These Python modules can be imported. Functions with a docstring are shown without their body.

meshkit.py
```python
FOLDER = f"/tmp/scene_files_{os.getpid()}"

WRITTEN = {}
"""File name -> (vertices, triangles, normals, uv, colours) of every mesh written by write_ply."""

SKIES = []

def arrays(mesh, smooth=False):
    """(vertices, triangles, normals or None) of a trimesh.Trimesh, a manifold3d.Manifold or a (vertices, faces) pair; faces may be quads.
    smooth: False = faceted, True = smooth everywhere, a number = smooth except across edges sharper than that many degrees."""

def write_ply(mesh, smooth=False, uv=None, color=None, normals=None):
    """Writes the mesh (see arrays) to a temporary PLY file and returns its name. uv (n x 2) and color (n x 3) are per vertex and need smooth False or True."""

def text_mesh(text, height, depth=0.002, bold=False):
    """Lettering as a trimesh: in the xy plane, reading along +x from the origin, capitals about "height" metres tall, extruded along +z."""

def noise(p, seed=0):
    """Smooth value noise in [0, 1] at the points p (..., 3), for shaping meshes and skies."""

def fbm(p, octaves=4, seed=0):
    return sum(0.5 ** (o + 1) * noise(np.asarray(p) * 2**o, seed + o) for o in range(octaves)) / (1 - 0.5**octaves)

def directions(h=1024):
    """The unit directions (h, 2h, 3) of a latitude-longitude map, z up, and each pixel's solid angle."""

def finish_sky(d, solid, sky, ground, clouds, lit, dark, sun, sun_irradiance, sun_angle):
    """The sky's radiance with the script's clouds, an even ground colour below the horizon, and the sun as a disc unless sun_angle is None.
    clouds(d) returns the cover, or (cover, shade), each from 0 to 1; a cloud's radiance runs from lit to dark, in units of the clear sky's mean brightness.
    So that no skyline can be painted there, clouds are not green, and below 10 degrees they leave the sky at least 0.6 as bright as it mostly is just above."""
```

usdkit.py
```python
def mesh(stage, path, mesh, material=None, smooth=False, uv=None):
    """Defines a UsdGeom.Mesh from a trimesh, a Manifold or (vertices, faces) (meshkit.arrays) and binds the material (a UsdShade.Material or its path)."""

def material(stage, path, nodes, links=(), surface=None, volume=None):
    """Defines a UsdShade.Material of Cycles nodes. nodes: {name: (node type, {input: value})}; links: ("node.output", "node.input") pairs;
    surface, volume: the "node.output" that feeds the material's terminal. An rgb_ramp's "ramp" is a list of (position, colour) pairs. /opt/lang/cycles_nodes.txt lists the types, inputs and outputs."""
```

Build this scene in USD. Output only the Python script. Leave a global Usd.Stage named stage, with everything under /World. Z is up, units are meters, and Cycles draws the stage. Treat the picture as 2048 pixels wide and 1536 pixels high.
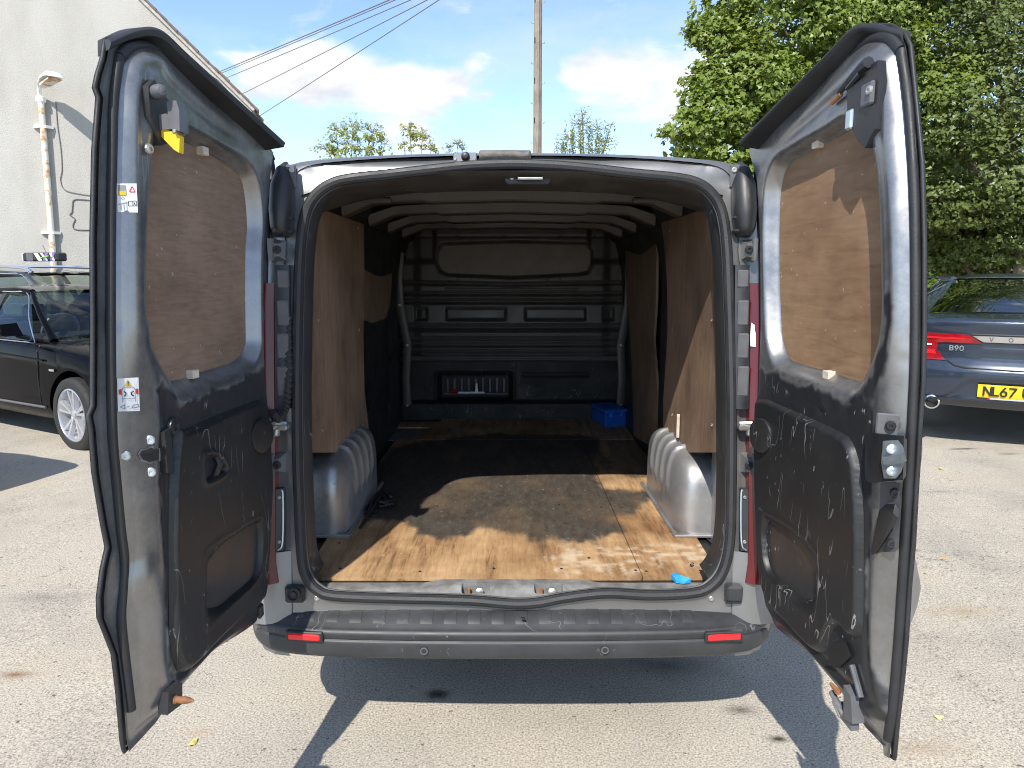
import math, random
import numpy as np, trimesh, shapely, manifold3d
from shapely.geometry import Polygon, LineString, Point
from scipy.spatial import Delaunay
from pxr import Usd, UsdGeom, UsdLux, UsdShade, Gf, Sdf, Vt
import usdkit, meshkit

random.seed(7); rng = np.random.default_rng(7)
stage = Usd.Stage.CreateInMemory()
UsdGeom.SetStageUpAxis(stage, 'Z'); UsdGeom.SetStageMetersPerUnit(stage, 1.0)
UsdGeom.Xform.Define(stage, '/World'); UsdGeom.Scope.Define(stage, '/World/Looks')

# ------------------------------------------------------------------ camera, sky, sun, exposure
PITCH = math.radians(8.5); FPX = 1420.0; CAM = np.array([0, -2.25, 1.55])
cam = UsdGeom.Camera.Define(stage, '/World/camera')
cam.CreateHorizontalApertureAttr(36.0); cam.CreateVerticalApertureAttr(27.0); cam.CreateFocalLengthAttr(36.0 * FPX / 2048)
cam.CreateClippingRangeAttr(Gf.Vec2f(0.05, 5000)); cam.CreateExposureAttr(1.27)
cam.AddTranslateOp().Set(Gf.Vec3d(*map(float, CAM))); cam.AddRotateXOp().Set(90 - math.degrees(PITCH))
TOSUN = np.array([-0.28, -0.93, 1.0]); TOSUN /= np.linalg.norm(TOSUN)
ELEV = math.asin(TOSUN[2]); ROT = math.atan2(TOSUN[0], TOSUN[1])
sun = UsdLux.DistantLight.Define(stage, '/World/sun')
sun.CreateIntensityAttr(0.68); sun.CreateAngleAttr(0.53); sun.CreateNormalizeAttr(True); sun.CreateColorAttr(Gf.Vec3f(1, .955, .88))
_zax = TOSUN; _xax = np.cross([0, 0, 1.], _zax); _xax /= np.linalg.norm(_xax); _yax = np.cross(_zax, _xax)
sun.AddTransformOp().Set(Gf.Matrix4d(*[float(v) for r in ((*_xax, 0), (*_yax, 0), (*_zax, 0), (0, 0, 30, 1)) for v in r]))
SKY = 0.13

# the view direction of pixel (x, y) of the photograph, used to measure where things stand
_F = np.array([0, math.cos(PITCH), -math.sin(PITCH)]); _U = np.array([0, math.sin(PITCH), math.cos(PITCH)]); _R = np.array([1., 0, 0])
def ray(x, y): return _F + _R * (x - 1024) / FPX - _U * (y - 768) / FPX
def onP(x, y, p0, n):
    r = ray(x, y); n = np.asarray(n, float); return CAM + r * (n @ (np.asarray(p0, float) - CAM)) / (n @ r)
def onX(x, y, X): return onP(x, y, (X, 0, 0), (1, 0, 0))
def onY(x, y, Y): return onP(x, y, (0, Y, 0), (0, 1, 0))
def onZ(x, y, Z): return onP(x, y, (0, 0, Z), (0, 0, 1))
def atD(x, y, D): return CAM + ray(x, y) * D

# ------------------------------------------------------------------ materials
def mat(name, nodes, links, surface='p.BSDF', volume=None):
    return usdkit.material(stage, '/World/Looks/' + name, nodes, links, surface=surface, volume=volume)
def plain(name, col, rough=.5, metal=0., coat=0., nscale=0, namp=.15, bump=0., bscale=200., spec=.5):
    n = {'p': ('principled_bsdf', {'base_color': col, 'roughness': rough, 'metallic': metal, 'coat_weight': coat, 'specular_ior_level': spec}), 't': ('texture_coordinate', {})}
    l = []
    if nscale:
        n['n'] = ('noise_texture', {'scale': nscale, 'detail': 5.0, 'roughness': .6})
        n['r'] = ('rgb_ramp', {'ramp': [(.25, tuple(c * (1 - namp) for c in col)), (.75, tuple(min(1, c * (1 + namp)) for c in col))]})
        l += [('t.object', 'n.vector'), ('n.fac', 'r.fac'), ('r.color', 'p.base_color')]
        n['rr'] = ('map_range', {'from_min': .3, 'from_max': .7, 'to_min': max(.03, rough - .1), 'to_max': min(1, rough + .1)})
        l += [('n.fac', 'rr.value'), ('rr.result', 'p.roughness')]
    if bump:
        n['bn'] = ('noise_texture', {'scale': bscale, 'detail': 3.0}); n['b'] = ('bump', {'strength': bump, 'distance': .002})
        l += [('t.object', 'bn.vector'), ('bn.fac', 'b.height'), ('b.normal', 'p.normal')]
    return mat(name, n, l)

def scuffed(name, col, rough, amount=.62, light=(.45, .44, .42), metal=0., coat=0., base2=None, mask_attr=None, sc=1.0, dust=.0):
    """Paint or plastic with thin light scratches and chips; with mask_attr the base turns to base2 where the mesh says so."""
    n = {'t': ('texture_coordinate', {}), 'p': ('principled_bsdf', {'roughness': rough, 'coat_weight': coat}),
         'm': ('mapping', {'scale': (1, 1, .24), 'rotation': (.25, 0, 0)}), 's1': ('noise_texture', {'scale': 16. * sc, 'detail': 1.5, 'roughness': .6, 'distortion': .35}),
         'a': ('math', {'math_type': 'subtract', 'value2': .5}), 'ab': ('math', {'math_type': 'absolute'}), 'lt': ('math', {'math_type': 'less_than', 'value2': .0045}),
         's2': ('noise_texture', {'scale': 7. * sc, 'detail': 3.}), 'gt': ('map_range', {'from_min': amount, 'from_max': amount + .08, 'clamp': True}),
         'mu': ('math', {'math_type': 'multiply'}),
         's3': ('noise_texture', {'scale': 75. * sc, 'detail': 2.}), 'm3': ('mapping', {'scale': (1, 1, .4)}), 'g3': ('map_range', {'from_min': .70, 'from_max': .74, 'clamp': True}),
         's4': ('noise_texture', {'scale': 4.3 * sc, 'detail': 2.}), 'g4': ('map_range', {'from_min': .48, 'from_max': .62, 'clamp': True}), 'mu2': ('math', {'math_type': 'multiply'}),
         'mx': ('math', {'math_type': 'maximum'}), 'k': ('math', {'math_type': 'multiply', 'value2': .4}),
         's5': ('noise_texture', {'scale': 5., 'detail': 6., 'roughness': .7}), 'r5': ('rgb_ramp', {'ramp': [(.3, tuple(c * .8 for c in col)), (.7, tuple(c * 1.2 + dust for c in col))]}),
         'c': ('mix_color', {'b': light}), 'mr': ('mix_float', {'a': rough, 'b': .7}), 'me': ('mix_float', {'a': metal, 'b': 0.}),
         'rr': ('map_range', {'from_min': .3, 'from_max': .7, 'to_min': max(.05, rough - .1), 'to_max': rough + .12})}
    l = [('t.object', 'm.vector'), ('m.vector', 's1.vector'), ('s1.fac', 'a.value1'), ('a.value', 'ab.value1'), ('ab.value', 'lt.value1'), ('t.object', 's2.vector'), ('s2.fac', 'gt.value'),
         ('lt.value', 'mu.value1'), ('gt.result', 'mu.value2'), ('t.object', 'm3.vector'), ('m3.vector', 's3.vector'), ('s3.fac', 'g3.value'), ('t.object', 's4.vector'), ('s4.fac', 'g4.value'),
         ('g3.result', 'mu2.value1'), ('g4.result', 'mu2.value2'), ('mu.value', 'mx.value1'), ('mu2.value', 'mx.value2'), ('mx.value', 'k.value1'), ('t.object', 's5.vector'), ('s5.fac', 'r5.fac'),
         ('k.value', 'c.fac'), ('c.result', 'p.base_color'), ('s5.fac', 'rr.value'), ('rr.result', 'mr.a'), ('k.value', 'mr.fac'), ('mr.result', 'p.roughness'), ('k.value', 'me.fac'), ('me.result', 'p.metallic')]
    if mask_attr:
        n['at'] = ('attribute', {'attribute': mask_attr}); n['cm'] = ('mix_color', {'b': base2}); n['km'] = ('math', {'math_type': 'multiply'}); n['mm'] = ('mix_float', {'a': metal, 'b': 0.})
        l += [('at.fac', 'cm.fac'), ('r5.color', 'cm.a'), ('cm.result', 'c.a'), ('at.fac', 'km.value1'), ('mx.value', 'km.value2'), ('km.value', 'k.value1'), ('at.fac', 'mm.fac'), ('mm.result', 'me.a')]
        l.remove(('mx.value', 'k.value1'))
        n['kk'] = ('math', {'math_type': 'multiply_add', 'value2': .9, 'value3': .1}); l.remove(('at.fac', 'km.value1')); l += [('at.fac', 'kk.value1'), ('kk.value', 'km.value1')]
    else:
        l += [('r5.color', 'c.a')]
    return mat(name, n, l)

def ply(name, c1, c2, c3, axis=2, rough=.6, attr=None, scale=1.0, rings=.5, specks=True, stain=(.028, .025, .021), pale=(.62, .5, .36), blot=(.62, .60, .58)):
    st = [9., 9., 9.]; st[axis] = .8
    st2 = [1.5, 1.5, 1.5]; st2[axis] = .22
    n = {'t': ('texture_coordinate', {}), 'p': ('principled_bsdf', {'roughness': rough, 'specular_ior_level': .3}),
         'm': ('mapping', {'scale': tuple(s * scale for s in st)}), 'g': ('noise_texture', {'scale': 4., 'detail': 7., 'roughness': .65, 'distortion': .6}),
         'm2': ('mapping', {'scale': tuple(s * scale for s in st2)}), 'h': ('noise_texture', {'scale': 1.6, 'detail': 1., 'distortion': .4}),
         'hs': ('math', {'math_type': 'multiply', 'value2': 26.}), 'hw': ('math', {'math_type': 'sine'}), 'hr': ('map_range', {'from_min': -1., 'from_max': 1., 'to_min': -.5 * rings, 'to_max': .5 * rings}),
         'ad': ('math', {'math_type': 'multiply_add', 'value2': .25}),
         'add': ('math', {'math_type': 'add'}), 'r': ('rgb_ramp', {'ramp': [(.18, c3), (.42, c2), (.72, c1)]}),
         'b': ('bump', {'strength': .25, 'distance': .001})}
    l = [('t.object', 'm.vector'), ('m.vector', 'g.vector'), ('t.object', 'm2.vector'), ('m2.vector', 'h.vector'), ('h.fac', 'hs.value1'), ('hs.value', 'hw.value1'), ('hw.value', 'hr.value'),
         ('hr.result', 'ad.value1'), ('g.fac', 'ad.value3'), ('ad.value', 'r.fac'), ('g.fac', 'b.height'), ('b.normal', 'p.normal')]
    src = 'r.color'
    n['bl'] = ('noise_texture', {'scale': 3.1, 'detail': 4., 'roughness': .6}); n['blr'] = ('rgb_ramp', {'ramp': [(.30, blot), (.62, (1.12, 1.12, 1.12))]}); n['blm'] = ('mix_color', {'blend_type': 'multiply', 'fac': .8, 'use_clamp_result': False})
    l += [('t.object', 'bl.vector'), ('bl.fac', 'blr.fac'), (src, 'blm.a'), ('blr.color', 'blm.b')]; src = 'blm.result'
    if attr:
        n['at'] = ('attribute', {'attribute': attr}); n['cs'] = ('mix_color', {})
        n['smp'] = ('mapping', {'scale': (1., .35, 1.)}); n['sn'] = ('noise_texture', {'scale': 42., 'detail': 5., 'roughness': .7}); n['sr'] = ('rgb_ramp', {'ramp': [(.3, stain), (.62, tuple(c * 2.4 for c in stain)), (.78, tuple(c * 6 for c in stain))]})
        n['ps'] = ('attribute', {'attribute': 'pale'}); n['cp'] = ('mix_color', {'b': pale})
        l += [('t.object', 'smp.vector'), ('smp.vector', 'sn.vector'), ('sn.fac', 'sr.fac'), ('ps.fac', 'cp.fac'), (src, 'cp.a'), ('at.fac', 'cs.fac'), ('cp.result', 'cs.a'), ('sr.color', 'cs.b')]; src = 'cs.result'
    if specks:
        n['k'] = ('noise_texture', {'scale': 60., 'detail': 2.}); n['kr'] = ('map_range', {'from_min': .72, 'from_max': .75, 'to_max': .5, 'clamp': True}); n['kc'] = ('mix_color', {'b': (.5, .45, .38)})
        l += [('t.object', 'k.vector'), ('k.fac', 'kr.value'), ('kr.result', 'kc.fac'), (src, 'kc.a')]; src = 'kc.result'
    l += [(src, 'p.base_color')]
    return mat(name, n, l)

M = {}
M['silver'] = plain('silver_grey_paint', (.235, .232, .228), .42, .7, .1, 3., .10)
M['silver_in'] = scuffed('silver_grey_inner_paint', (.265, .26, .252), .30, .64, (.75, .74, .7), metal=.82, coat=.0, base2=(.02, .02, .021), mask_attr='black')
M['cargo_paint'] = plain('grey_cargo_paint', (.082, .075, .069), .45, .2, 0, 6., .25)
M['tub_paint'] = scuffed('silver_wheel_tub_paint', (.34, .338, .334), .36, .56, (.12, .10, .085), metal=.62, sc=.8)
M['rib_paint'] = plain('roof_bow_paint', (.062, .056, .050), .45, .2, 0, 6., .3)  # lighter than the ceiling: light bounced off the floor put into the colour
M['shaded_ceiling_paint'] = plain('shade_toned_ceiling_paint', (.022, .02, .019), .5, .1, 0, 6., .3)  # same interior paint darkened, shade between the roof bows put into the colour
M['dark_metal'] = plain('dark_cargo_metal', (.02, .02, .02), .5, .3, 0, 5., .3)
M['black_trim'] = scuffed('scuffed_black_trim', (.013, .013, .013), .42, .50, (.42, .41, .39), sc=1.15)
M['black'] = plain('black_plastic', (.02, .02, .021), .42, 0, 0, 8., .3)
M['rubber'] = plain('black_rubber', (.018, .018, .019), .55, 0, 0, 12., .3, bump=.3, bscale=160)
M['rubber_dusty'] = plain('dusty_rubber', (.075, .075, .075), .6, 0, 0, 9., .5, bump=.3, bscale=120)
M['bumper'] = scuffed('scuffed_grey_bumper', (.026, .027, .029), .5, .58, (.36, .36, .36), dust=.009)
M['sill'] = plain('dusty_grey_sill', (.17, .168, .16), .6, 0, 0, 22., .45, bump=.4, bscale=90)
M['zinc'] = plain('zinc_plate', (.55, .62, .64), .35, .8, 0, 14., .2)
M['steel'] = plain('worn_steel', (.45, .44, .42), .4, .8, 0, 20., .3)
M['rust'] = plain('rust', (.28, .12, .05), .8, 0, 0, 25., .5)
M['red_lens'] = plain('red_lens', (.28, .006, .010), .12, 0, .6, 9., .5)
M['dark_red_lens'] = plain('dark_red_lens', (.09, .003, .004), .25, 0, .15)
M['reflector'] = plain('red_reflector', (.75, .015, .02), .25, 0, .5)
M['ply_left'] = ply('ply_left_door', (.27, .182, .125), (.21, .138, .094), (.13, .086, .06), axis=1, rings=.04, scale=3.)
M['ply_right'] = ply('ply_right_door', (.32, .20, .115), (.25, .152, .085), (.15, .09, .05), axis=1, rings=.12, scale=1.5)
M['ply_side'] = ply('ply_side_lining', (.285, .195, .13), (.21, .14, .092), (.095, .064, .045), axis=2, rings=.2, scale=1.8, blot=(.45, .42, .40))
M['ply_floor'] = ply('ply_floor', (.52, .345, .185), (.39, .24, .12), (.14, .084, .046), axis=1, rings=.9, attr='stain', scale=2.4, blot=(.42, .32, .24))
M['timber'] = plain('pale_timber_block', (.55, .47, .38), .7, 0, 0, 40., .3)
M['white_label'] = plain('white_label', (.72, .73, .74), .4, 0, 0, 20., .08)
M['yellow'] = plain('yellow_plastic', (.70, .46, .02), .4, 0, 0, 20, .1)
M['grey_plastic'] = plain('grey_plastic', (.10, .10, .105), .45, 0, 0, 20, .2)
M['ink'] = plain('black_ink', (.02, .02, .02), .5)
M['ink_red'] = plain('red_ink', (.6, .03, .04), .5)
M['ink_grey'] = plain('grey_ink', (.25, .25, .25), .5)
M['blue'] = plain('blue_plastic', (.012, .11, .50), .38, 0, 0, 14, .15)
M['sky_blue'] = plain('light_blue_wrapper', (.03, .30, .62), .5, 0, 0, 30, .2)
M['white'] = plain('white_plastic', (.78, .82, .82), .4)

# ------------------------------------------------------------------ helpers: prims
def numbered(path):
    if not stage.GetPrimAtPath(path): return path
    k = 1
    while stage.GetPrimAtPath(f'{path}_{k:03d}'): k += 1
    return f'{path}_{k:03d}'
def setd(prim, label=None, cat=None, group=None, kind=None):
    for k, v in (('label', label), ('category', cat), ('group', group), ('kind', kind)):
        if v: prim.SetCustomDataByKey(k, v)
    return prim
def thing(name, label, cat, base=(0, 0, 0), rz=0, group=None, rx=0, ry=0):
    x = UsdGeom.Xform.Define(stage, numbered('/World/' + name)); x.AddTranslateOp().Set(Gf.Vec3d(*map(float, base)))
    if rz: x.AddRotateZOp().Set(float(rz))
    if ry: x.AddRotateYOp().Set(float(ry))
    p = setd(x.GetPrim(), label, cat, group)
    p.SetCustomDataByKey('base', Gf.Vec3d(*map(float, base))) if False else None
    BASE[str(p.GetPath())] = np.asarray(base, float) if not rz and not ry else np.zeros(3)
    return p
BASE = {}
def arr(m):
    return meshkit.arrays(m)[:2]
def cat_(ms):
    vs, fs, o = [], [], 0
    for m in ms:
        v, f = arr(m); vs.append(v); fs.append(f + o); o += len(v)
    return np.vstack(vs), np.vstack(fs)
def part(parent, name, m, material, smooth=35, label=None, attrs=None, kind=None):
    path = numbered((str(parent.GetPath()) if parent else '/World') + '/' + name)
    root = '/' + '/'.join(path.split('/')[1:3]); b = BASE.get(root, np.zeros(3))
    if isinstance(m, list): m = cat_(m)
    v, f = arr(m)
    if attrs: smooth = True
    prim = usdkit.mesh(stage, path, (v - b, f), M[material] if isinstance(material, str) else material, smooth=smooth)
    for k, a in (attrs or {}).items():
        UsdGeom.PrimvarsAPI(prim).CreatePrimvar(k, Sdf.ValueTypeNames.FloatArray, 'vertex').Set(Vt.FloatArray.FromNumpy(np.asarray(a, np.float32)))
    return setd(prim.GetPrim(), label, None, None, kind)
def solo(name, m, material, label, cat, base=(0, 0, 0), smooth=35, group=None, kind=None):
    path = numbered('/World/' + name)
    if isinstance(m, list): m = cat_(m)
    v, f = arr(m)
    prim = usdkit.mesh(stage, path, (v - np.asarray(base, float), f), M[material] if isinstance(material, str) else material, smooth=smooth)
    UsdGeom.Xformable(prim).AddTranslateOp().Set(Gf.Vec3d(*map(float, base)))
    return setd(prim.GetPrim(), label, cat, group, kind)

# ------------------------------------------------------------------ helpers: meshes
def box(c, s, bev=0., R=None):
    """Box with centre c and size s, edges chamfered by bev."""
    s = np.asarray(s, float); h = s / 2
    if bev > 0:
        b = min(bev, h.min() * .9); pts = []
        for sx in (-1, 1):
            for sy in (-1, 1):
                for sz in (-1, 1):
                    S = np.array([sx, sy, sz])
                    for k in range(3):
                        q = (h - b) * S; q[k] = h[k] * S[k]; pts.append(q)
        m = trimesh.convex.convex_hull(np.array(pts))
    else: m = trimesh.creation.box(s)
    v = np.array(m.vertices)
    if R is not None: v = v @ np.asarray(R).T
    return v + np.asarray(c, float), np.array(m.faces)
def hull(pts):
    m = trimesh.convex.convex_hull(np.asarray(pts, float)); return np.array(m.vertices), np.array(m.faces)
def frame_from(d, up=(0, 0, 1)):
    d = np.asarray(d, float) / np.linalg.norm(d); up = np.asarray(up, float)
    if abs(d @ up) > .98: up = np.array([1., 0, 0]) if abs(d[0]) < .9 else np.array([0, 1., 0])
    x = np.cross(up, d); x /= np.linalg.norm(x); return np.stack([x, np.cross(d, x), d], 1)
def tube(path, r, n=8, closed=False, flat=1.0, cap=True, up=(0, 0, 1)):
    P = np.asarray(path, float); k = len(P); r = np.broadcast_to(np.asarray(r, float), (k,))
    T = (np.roll(P, -1, 0) - np.roll(P, 1, 0)) if closed else np.gradient(P, axis=0)
    T /= np.maximum(np.linalg.norm(T, axis=1, keepdims=True), 1e-9)
    x0 = frame_from(T[0], up)[:, 0]; V = []
    for i in range(k):
        x0 = x0 - T[i] * (x0 @ T[i]); x0 /= np.linalg.norm(x0); y0 = np.cross(T[i], x0)
        a = np.linspace(0, 2 * np.pi, n, endpoint=False)
        V.append(P[i] + r[i] * (np.cos(a)[:, None] * x0 + np.sin(a)[:, None] * y0 * flat))
    V = np.vstack(V); F = []
    for i in range(k if closed else k - 1):
        j = (i + 1) % k
        for a in range(n):
            b = (a + 1) % n; F += [(i * n + a, i * n + b, j * n + b), (i * n + a, j * n + b, j * n + a)]
    if not closed and cap:
        V = np.vstack([V, P[0], P[-1]]); c0, c1 = len(V) - 2, len(V) - 1
        for a in range(n):
            b = (a + 1) % n; F += [(c0, b, a), (c1, (k - 1) * n + a, (k - 1) * n + b)]
    return V, np.array(F)
def lathe(prof, c, axis, n=20, front=True, back=True):
    """prof: (radius, height) pairs, turned about axis through c."""
    A = frame_from(axis); V = []; a = np.linspace(0, 2 * np.pi, n, endpoint=False)
    for r, h in prof: V.append(np.stack([r * np.cos(a), r * np.sin(a), np.full(n, h)], 1))
    V = np.vstack(V); F = []
    for i in range(len(prof) - 1):
        for k in range(n):
            b = (k + 1) % n; F += [(i * n + k, i * n + b, (i + 1) * n + b), (i * n + k, (i + 1) * n + b, (i + 1) * n + k)]
    V = np.vstack([V, [0, 0, prof[0][1]], [0, 0, prof[-1][1]]]); c0, c1 = len(V) - 2, len(V) - 1; e = (len(prof) - 1) * n
    for k in range(n):
        b = (k + 1) % n; F += ([(c0, b, k)] if front else []) + ([(c1, e + k, e + b)] if back else [])
    return V @ A.T + np.asarray(c, float), np.array(F)
def screw(c, axis, r=.007, h=.005):
    return lathe([(r, 0), (r, h * .6), (r * .75, h), (r * .4, h), (r * .35, h * .6)], c, axis, 10)
def spline(pts, n=8, closed=False):
    P = np.asarray(pts, float); k = len(P); out = []
    for i in range(k if closed else k - 1):
        p0 = P[(i - 1) % k] if closed or i > 0 else 2 * P[0] - P[1]; p1 = P[i]; p2 = P[(i + 1) % k]; p3 = P[(i + 2) % k] if closed or i + 2 < k else 2 * P[-1] - P[-2]
        for t in np.linspace(0, 1, n, endpoint=False):
            out.append(.5 * (2 * p1 + (p2 - p0) * t + (2 * p0 - 5 * p1 + 4 * p2 - p3) * t * t + (3 * p1 - p0 - 3 * p2 + p3) * t ** 3))
    if not closed: out.append(P[-1])
    return np.array(out)
def sstep(a, b, x):
    t = np.clip((x - a) / (b - a), 0, 1); return t * t * (3 - 2 * t)
def dist(poly, P):
    """Unsigned distance of points P to the closed polygon's boundary."""
    A = np.asarray(poly, float); B = np.roll(A, -1, 0); D = np.full(len(P), 1e9)
    for a, b in zip(A, B):
        ab = b - a; L = ab @ ab
        if L < 1e-14: continue
        t = np.clip(((P - a) @ ab) / L, 0, 1); D = np.minimum(D, np.linalg.norm(P - a - t[:, None] * ab, axis=1))
    return D
def inside(poly, P): return shapely.contains_xy(Polygon(poly).buffer(0), P[:, 0], P[:, 1])
def sdist(poly, P): return np.where(inside(poly, P), 1, -1) * dist(poly, P)
def resample(poly, step, closed=True):
    A = np.asarray(poly, float); L = shapely.segmentize(LineString(np.vstack([A, A[:1]]) if closed else A), step); c = np.asarray(L.coords)[:-1 if closed else None]
    keep = [c[0]]
    for q in c[1:]:
        if np.linalg.norm(q - keep[-1]) > step * .25: keep.append(q)
    return np.array(keep)
def nested(P, polys, smooth=True):
    """Depth at P from nested closed outlines [(outline, depth), ...], outermost first: between two outlines the depth runs from one to the other."""
    d = np.full(len(P), polys[0][1], float); ins = [inside(q, P) for q, _ in polys]; dd = [dist(q, P) for q, _ in polys]
    for i in range(len(polys)):
        if i + 1 < len(polys):
            t = dd[i] / np.maximum(dd[i] + dd[i + 1], 1e-9); t = t * t * (3 - 2 * t) if smooth else t
            d = np.where(ins[i] & ~ins[i + 1], polys[i][1] + t * (polys[i + 1][1] - polys[i][1]), d)
        d = np.where(ins[i] & (~ins[i + 1] if i + 1 < len(polys) else True) & (i + 1 == len(polys)), polys[i][1], d)
    return d
def sheet(poly, step, func, to3, holes=(), extra=(), back=None, relax=0):
    """A relief inside the outline poly: to3(u, w, depth) places every point, func(P) gives the depth. back: depth of a wall all round the edge."""
    poly = np.asarray(poly, float); bp = resample(poly, step * .7); hp = [resample(h, step * .7) for h in holes]; ep = [resample(e, step * .8) for e in extra]
    lo, hi = poly.min(0), poly.max(0); g = np.stack(np.meshgrid(np.arange(lo[0], hi[0], step), np.arange(lo[1], hi[1], step)), -1).reshape(-1, 2)
    g[:, 0] += (np.round((g[:, 1] - lo[1]) / step).astype(int) % 2) * step * .5
    S = Polygon(poly).buffer(0)
    for h in holes: S = S.difference(Polygon(h).buffer(0))
    g = g[shapely.contains_xy(S.buffer(-step * .62), g[:, 0], g[:, 1])]
    P = np.vstack([bp, *hp, *[e[shapely.contains_xy(S.buffer(-step * .3), e[:, 0], e[:, 1])] for e in ep], g])
    P = np.unique(np.round(P, 6), axis=0)
    F = Delaunay(P).simplices; c = P[F].mean(1); F = F[shapely.contains_xy(S.buffer(1e-5), c[:, 0], c[:, 1])]
    a, b, c_ = P[F[:, 0]], P[F[:, 1]], P[F[:, 2]]; area = (b[:, 0] - a[:, 0]) * (c_[:, 1] - a[:, 1]) - (b[:, 1] - a[:, 1]) * (c_[:, 0] - a[:, 0])
    F = F[np.abs(area) > 1e-12]; area = area[np.abs(area) > 1e-12]; F[area < 0] = F[area < 0][:, ::-1]
    d = func(P)
    if relax:
        E2 = np.vstack([F[:, [0, 1]], F[:, [1, 2]], F[:, [2, 0]]]); E2 = np.vstack([E2, E2[:, ::-1]]); cnt = np.bincount(E2[:, 0], minlength=len(P)); onb = np.zeros(len(P), bool)
        key = {tuple(q) for l in [bp, *hp] for q in np.round(l, 6)}; onb = np.array([tuple(q) in key for q in P])
        for _ in range(relax): d = np.where(onb, d, .4 * d + .6 * np.bincount(E2[:, 0], d[E2[:, 1]], len(P)) / np.maximum(cnt, 1))
    V = to3(P[:, 0], P[:, 1], d)
    if back is not None:
        for loop in [bp, *hp]:
            k = len(loop); dl = func(loop); V1 = to3(loop[:, 0], loop[:, 1], dl); V2 = to3(loop[:, 0], loop[:, 1], np.full(k, back)); o = len(V); V = np.vstack([V, V1, V2])
            i = np.arange(k); j = (i + 1) % k; F = np.vstack([F, np.stack([o + i, o + k + i, o + j], 1), np.stack([o + j, o + k + i, o + k + j], 1)])
            P = np.vstack([P, loop, loop])
    return (V, F), P
def prism(poly, d0, d1, to3, bev=0.):
    """Flat plate of outline poly between depths d0 (back) and d1 (front), front edge chamfered."""
    poly = Polygon(poly).buffer(0)
    def rings(p): return [np.asarray(r.coords)[:-1] for r in [p.exterior, *p.interiors]]
    ms = []
    top = poly.buffer(-bev, join_style=2) if bev else poly
    for q in getattr(top, 'geoms', [top]):
        if q.is_empty: continue
        v, f = trimesh.creation.triangulate_polygon(q, engine='earcut'); ms.append((to3(v[:, 0], v[:, 1], np.full(len(v), d1)), f))
    v, f = trimesh.creation.triangulate_polygon(poly, engine='earcut'); ms.append((to3(v[:, 0], v[:, 1], np.full(len(v), d0)), f[:, ::-1]))
    for r in rings(poly):
        k = len(r); i = np.arange(k); j = (i + 1) % k
        lv = [(r, d0), (r, d1 - bev)]
        if bev:
            nxt, prv = np.roll(r, -1, 0) - r, r - np.roll(r, 1, 0); n1 = np.stack([-nxt[:, 1], nxt[:, 0]], 1); n2 = np.stack([-prv[:, 1], prv[:, 0]], 1)
            n1 /= np.maximum(np.linalg.norm(n1, axis=1, keepdims=True), 1e-9); n2 /= np.maximum(np.linalg.norm(n2, axis=1, keepdims=True), 1e-9); nn = n1 + n2; nn /= np.maximum((nn * n1).sum(1, keepdims=True), .4)
            sg = 1 if Polygon(r).contains(Point(*(r[0] + nn[0] * 1e-4))) else -1
            lv.append((r + nn * bev * sg, d1))
        V = np.vstack([to3(p[:, 0], p[:, 1], np.full(k, d)) for p, d in lv]); F = []
        for a in range(len(lv) - 1): F += [np.stack([a * k + i, a * k + j, (a + 1) * k + j], 1), np.stack([a * k + i, (a + 1) * k + j, (a + 1) * k + i], 1)]
        ms.append((V, np.vstack(F)))
    return cat_(ms)
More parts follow.
